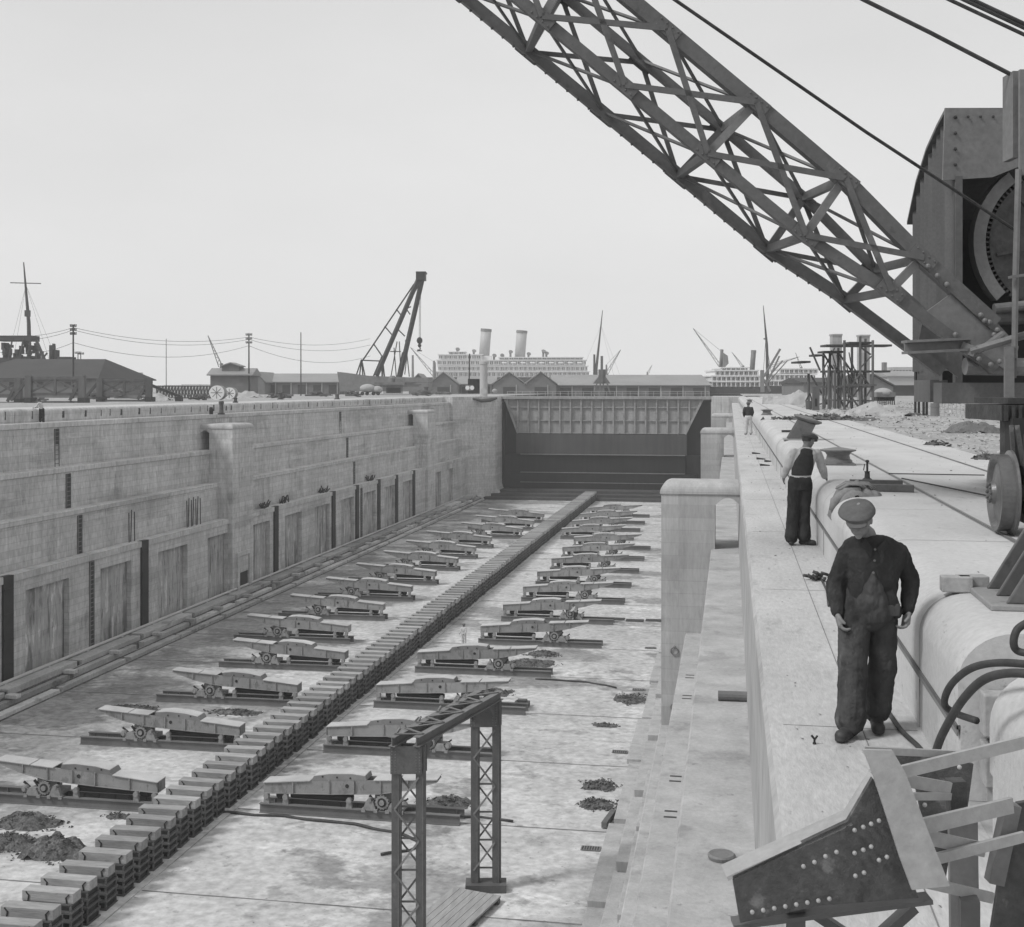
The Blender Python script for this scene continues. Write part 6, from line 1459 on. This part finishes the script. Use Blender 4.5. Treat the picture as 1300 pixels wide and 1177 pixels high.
r, k = bgthing('striped_cladding', 'pale far block with rooftop clutter above the striped building', 'building', 1150, 478, 330); mb = MB(); mb.box(-16 * k, 20 * k, 0, 6, 0, 12 * k); mb.build('wall', M['farbldg'], r); mb = MB(); [mb.box((-16 + 4 * i) * k, (-13.5 + 4 * i) * k, -.1, -.01, 4 * k, 8 * k) for i in range(9)]; mb.build('windows', M['glass'], r); MB().box(-28 * k, -24 * k, 0, 2, 0, 18 * k).build('chimney', M['rail'], r); r.name = 'far_block'
shed('dark_boundary_wall', 'long dark boundary wall behind the gravel yard', 1120, 1330, 505, 490, 489.5, 240, 1.0, roofm='droof', wallm='droof')
# scaffolded concrete pillars
sc = thing('scaffolding', 'timber scaffold tower with plank platforms around concrete pillars', 'scaffold', P(1080, 520, 84), PSI); k = 84 / F
def sp(u, v, y=0): return ((u - 1080) * k, y, (520 - v) * k)
for u, vt, y in ((1052, 468, 0), (1057, 450, 2.5), (1072, 432, 0), (1092, 427, 0), (1108, 432, 0), (1112, 428, 2.5), (1078, 440, 2.8), (1096, 436, 2.8), (1040, 474, 3), (1066, 446, 2.6), (1060, 470, 0)):
    MB().tube([sp(u, 521, y), sp(u, vt, y)], .09, 7).build('pole', M['dtimber'], sc)
for u0, u1, v, y in ((1050, 1133, 438.5, .3), (1080, 1109, 435, .5), (1050, 1131, 471.5, .3), (1052, 1078, 446, 1.5), (1028, 1040, 458.5, 2.6), (1022, 1034, 459, 2.6), (1044, 1054, 450, 2.2), (1036, 1110, 491, .2), (1074, 1112, 489, .0)):
    a, b = sp(u0, v, y), sp(u1, v, y); MB().box(a[0], b[0], y - .2, y + 1.6 if v < 475 else y - .1, a[2] - .07, a[2] + .07).build('platform', M['iron'] if v < 475 else M['dtimber'], sc)
random.seed(17)
mb = MB()
for a, b, y in (((1074, 470), (1091, 490), .1), ((1093, 472), (1074, 500), -.1), ((1092, 440), (1107, 450), .1), ((1107, 452), (1093, 468), .1), ((1093, 474), (1106, 490), .1), ((1060, 492), (1072, 516), 0), ((1072, 492), (1092, 518), 0), ((1092, 492), (1074, 518), .1), ((1107, 492), (1093, 516), 0), ((1072, 440), (1057, 470), 2.5), ((1057, 446), (1072, 468), 2.7), ((1078, 446), (1096, 470), 2.8), ((1041, 476), (1056, 500), 2.5), ((1052, 470), (1048, 518), 0), ((1035, 440), (1049, 470), 1.5), ((1056, 508), (1108, 509), 0)):
    mb.bar(sp(*a, y), sp(*b, y + .2), .1)
mb.build('brace', M['dtimber'], sc)
mb = MB()
for u, v in [(1062 + 5 * i, 472) for i in range(3)] + [(1075 + 4 * i, 472) for i in range(8)]:
    mb.bar(sp(u, 472, 1.2), sp(u + random.uniform(-5, 5), 518, 1.4), .08); mb.bar(sp(u - 6, random.uniform(440, 470), 2.2), sp(u + 4, random.uniform(474, 510), 2.4), .06)
mb.build('prop', M['rail'], sc)
for u, w_, vt, zc_, lab in ((1063, 12, 426, 92, 'left concrete pillar inside the scaffold'), (1098, 12.5, 427, 90, 'right concrete pillar inside the scaffold')):
    r, k2 = bgthing('concrete_pillar', lab, 'pillar', u, 517, zc_, 'concrete pillars in the scaffold'); MB().box(-w_ / 2 * k2, w_ / 2 * k2, 0, .8, -.1, (517 - vt) * k2).build('shaft', M['wall_r'], r); MB().box(-w_ * .55 * k2, w_ * .55 * k2, -.06, .9, (517 - vt) * k2, (519 - vt) * k2).build('cap', M['wall_r'], r)
# yard clutter
gy = 'heaps in the gravel yard'
heap(0, 0, 0, 6.5, 4, 1.15, M['sand'], 'large smooth pale sand heap left of the scaffold', 41, 'sand_heap', 30, .1, 0, gy, at=G(1014, 513, 1.45))
heap(0, 0, 0, 4.2, 3, .62, M['sand'], 'broad pale gravel heap in front of the scaffold to the right', 42, 'sand_heap', 120, .08, 0, gy, at=G(1113, 527, 1.45))
heap(0, 0, 0, 2.4, 2, .42, M['sand'], 'small pale heap with broken planks in front of the scaffold', 43, 'sand_heap', 160, .1, 0, gy, at=G(1067, 530, 1.45))
heap(0, 0, 0, 1.9, 1.6, .38, M['dsand'], 'dark spoil heap near the crane truck', 44, 'spoil_heap', 60, .04, 0, gy, at=G(1236, 548, 1.45))
heap(0, 0, 0, .55, .5, .12, M['rubble'], 'little dark scrap heap at the gravel edge by the crane wheel', 45, 'spoil_heap', 60, .05, 0, gy, at=G(1252, 583, 1.45))
heap(0, 0, 0, .7, .4, .08, M['rubble'], 'dark scraps of timber lying in the open gravel', 46, 'spoil_heap', 30, .08, 0, gy, at=G(1190, 565, 1.45))
heap(0, 0, 0, 4, 1.4, .2, M['rubble'], 'low line of broken planks at the gravel edge before the scaffold', 47, 'spoil_heap', 90, .2, 0, gy, at=G(1050, 533, 1.45))
r, k = bgthing('tip_wagon', 'small tip wagon heaped with pale sand right of the scaffold', 'wagon', 1125, 515, 95)
MB().ball((0, .8, 16 * k), 11 * k, .9, 6.5 * k, 16, 10).build('load', M['sand'], r, smooth=True)
MB().box(-12 * k, 12 * k, 0, 1.6, 11 * k, 17 * k).build('tub', M['rail'], r)
mb = MB(); [mb.box((-11 + 2.6 * i) * k, (-10 + 2.6 * i) * k, -.05, .05, 1 * k, 11 * k) for i in range(9)]; mb.box(-11 * k, 11 * k, .2, 1.4, 6 * k, 10.8 * k); mb.build('frame', M['black'], r)
r, k = bgthing('basket', 'ribbed dark skip tilted beside the left scaffold foot', 'skip', 1027, 521, 84); MB().lathe([(3.4 * k, 0), (4.2 * k, 5 * k), (4.6 * k, 12 * k)], (0, 0, 0), 'z', 14).build('body', M['dtimber'], r); mb = MB(); mb.bar((-4 * k, 0, 12 * k), (1 * k, 0, 22 * k), .08); mb.bar((4 * k, 0, 12 * k), (1 * k, 0, 22 * k), .08); mb.build('sling', M['iron'], r); r.name = 'skip_bucket'
r, k = bgthing('cylinder_plate', 'upright pale plate with a dark slot at the left scaffold foot', 'plate', 1036, 521, 80); MB().box(-4.5 * k, 4.5 * k, 0, .12, 0, 30 * k).build('plate', M['dtimber'], r); MB().box(-1.4 * k, 1.4 * k, -.02, -.002, 5 * k, 15 * k).build('slot', M['black'], r); r.name = 'steel_plate'
for i, u in enumerate((1162.5, 1167, 1173, 1177)):
    r, k = bgthing('iron_post', ['first', 'second', 'third', 'fourth'][i] + ' from the left of four dark upright posts beside the crane house', 'post', u, 527 - (i == 0) * 2, 66, 'four dark posts in the yard'); MB().box(-1.2 * k, 1.2 * k, 0, .12, -.02, (24, 22, 20, 18)[i] * k).build('post', M['black'], r)
r, k = bgthing('oil_drum', 'grey steel drum standing beside the dark posts', 'drum', 1187, 528, 64); MB().lathe([(5.6 * k, 0), (5.8 * k, .02), (5.5 * k, 5 * k), (5.8 * k, 5.5 * k), (5.5 * k, 6 * k), (5.5 * k, 10.5 * k), (5.8 * k, 11 * k), (5.5 * k, 16 * k), (4.8 * k, 15.5 * k)], (0, 0, 0), 'z', 18).build('body', M['rail'], r)
r, k = bgthing('picket_fence', 'thin pale railing behind the yard under the crane', 'fence', 1232, 529, 70)
mb = MB(); 
for i in range(17): mb.bar(((-38 + 5 * i) * k, 0, 0), ((-38 + 5 * i) * k, 0, 18 * k), .035)
mb.bar((-38 * k, 0, 17.5 * k), (45 * k, 0, 17.5 * k), .05); mb.bar((-38 * k, 0, 9 * k), (45 * k, 0, 9 * k), .03); mb.build('railing', M['farbldg'], r)
random.seed(77)
for u, v, zc_, w_, h_, lab in ((352, 505, 165, 26, 5, 'flat stack of boards on the left quay right of the brick hut'), (400, 503, 190, 30, 6, 'low timber stack in front of the banded lamp mast'), (446, 503, 210, 18, 8, 'jumbled timber at the left foot of the sheerlegs hull'), (533, 502, 235, 22, 8, 'jumbled timber right of the small steam crane'), (562, 501, 238, 20, 5, 'low boards on the left quay just before the signal hut'), (30, 508, 132, 40, 10, 'heap of baulks between the two nearest trestles'), (118, 507, 140, 24, 11, 'heap of baulks beside the left post of the third trestle'), (160, 506, 142, 36, 12, 'dark timber pile behind the third trestle'), (248, 507, 150, 22, 7, 'low timber pile left of the cable drums'), (500, 491, 268, 70, 8, 'deck clutter along the foot of the sheerlegs')):
    r, k = bgthing('timber_stack', lab, 'timber stack', u, v, zc_, 'timber stacks on the left quay'); mb = MB()
    for i in range(16):
        x = random.uniform(-.5, .35) * w_ * k; z = random.uniform(.05, .8) * h_ * k; ln = random.uniform(.2, .5) * w_ * k
        mb.bar((x, random.uniform(0, 1.5), z), (x + ln, random.uniform(0, 1.5), z + random.uniform(-.25, .3) * h_ * k), random.uniform(.18, .38), random.uniform(.12, .3))
    mb.box(-.45 * w_ * k, .45 * w_ * k, .3, 1.3, 0, h_ * k * .35)
    mb.build('boards', M['dtimber'] if w_ % 4 else M['rail'], r)
# scattered stones in the yard and low litter: nobody could count them
random.seed(33); mb = MB()
for i in range(9000):
    y = 14 + 120 * random.random() ** 1.7; x = 5.35 + (y * .42 + 3) * random.random(); s_ = random.uniform(.015, .06) * (1 + y / 60)
    c = Vector((x, y, -.02)); tet = [c + Vector((random.uniform(-1, 1), random.uniform(-1, 1), random.uniform(-.2, .9))) * s_ for _ in range(5)]
    mb.add(tet, [(0, 1, 2), (0, 2, 3), (0, 3, 4), (0, 4, 1), (1, 2, 3, 4)])
tag(mb.build('gravel_stones', M['stone']), 'loose stones scattered over the gravel yard beside the quay', 'gravel', kind='stuff')
# far low skyline and the quay edge behind the gate
mb = MB(); random.seed(2); 
for i in range(60):
    u = -100 + 22 * i; h_ = random.uniform(1.5, 5); a = P(u, 493, 900); 
    mb.box(a.x, a.x + 14, a.y, a.y + 20, -1, CZ + h_ * .6)
tag(mb.build('far_shore', M['farbldg']), kind='structure')
# ------------------------------------------------------------------ haze
hz = MB().box(-1250, 1250, -85, 1300, -21, 62).build('haze', M['white'])
hm = bpy.data.materials.new('haze_air'); hm.use_nodes = True; t = hm.node_tree; t.nodes.clear()
pv = N(t, 'ShaderNodeVolumePrincipled'); pv.inputs['Density'].default_value = .0004; pv.inputs['Color'].default_value = (1, 1, 1, 1); pv.inputs['Anisotropy'].default_value = .2
ot = N(t, 'ShaderNodeOutputMaterial'); t.links.new(pv.outputs[0], ot.inputs['Volume']); hz.data.materials.clear(); hz.data.materials.append(hm)
tag(hz, kind='stuff')
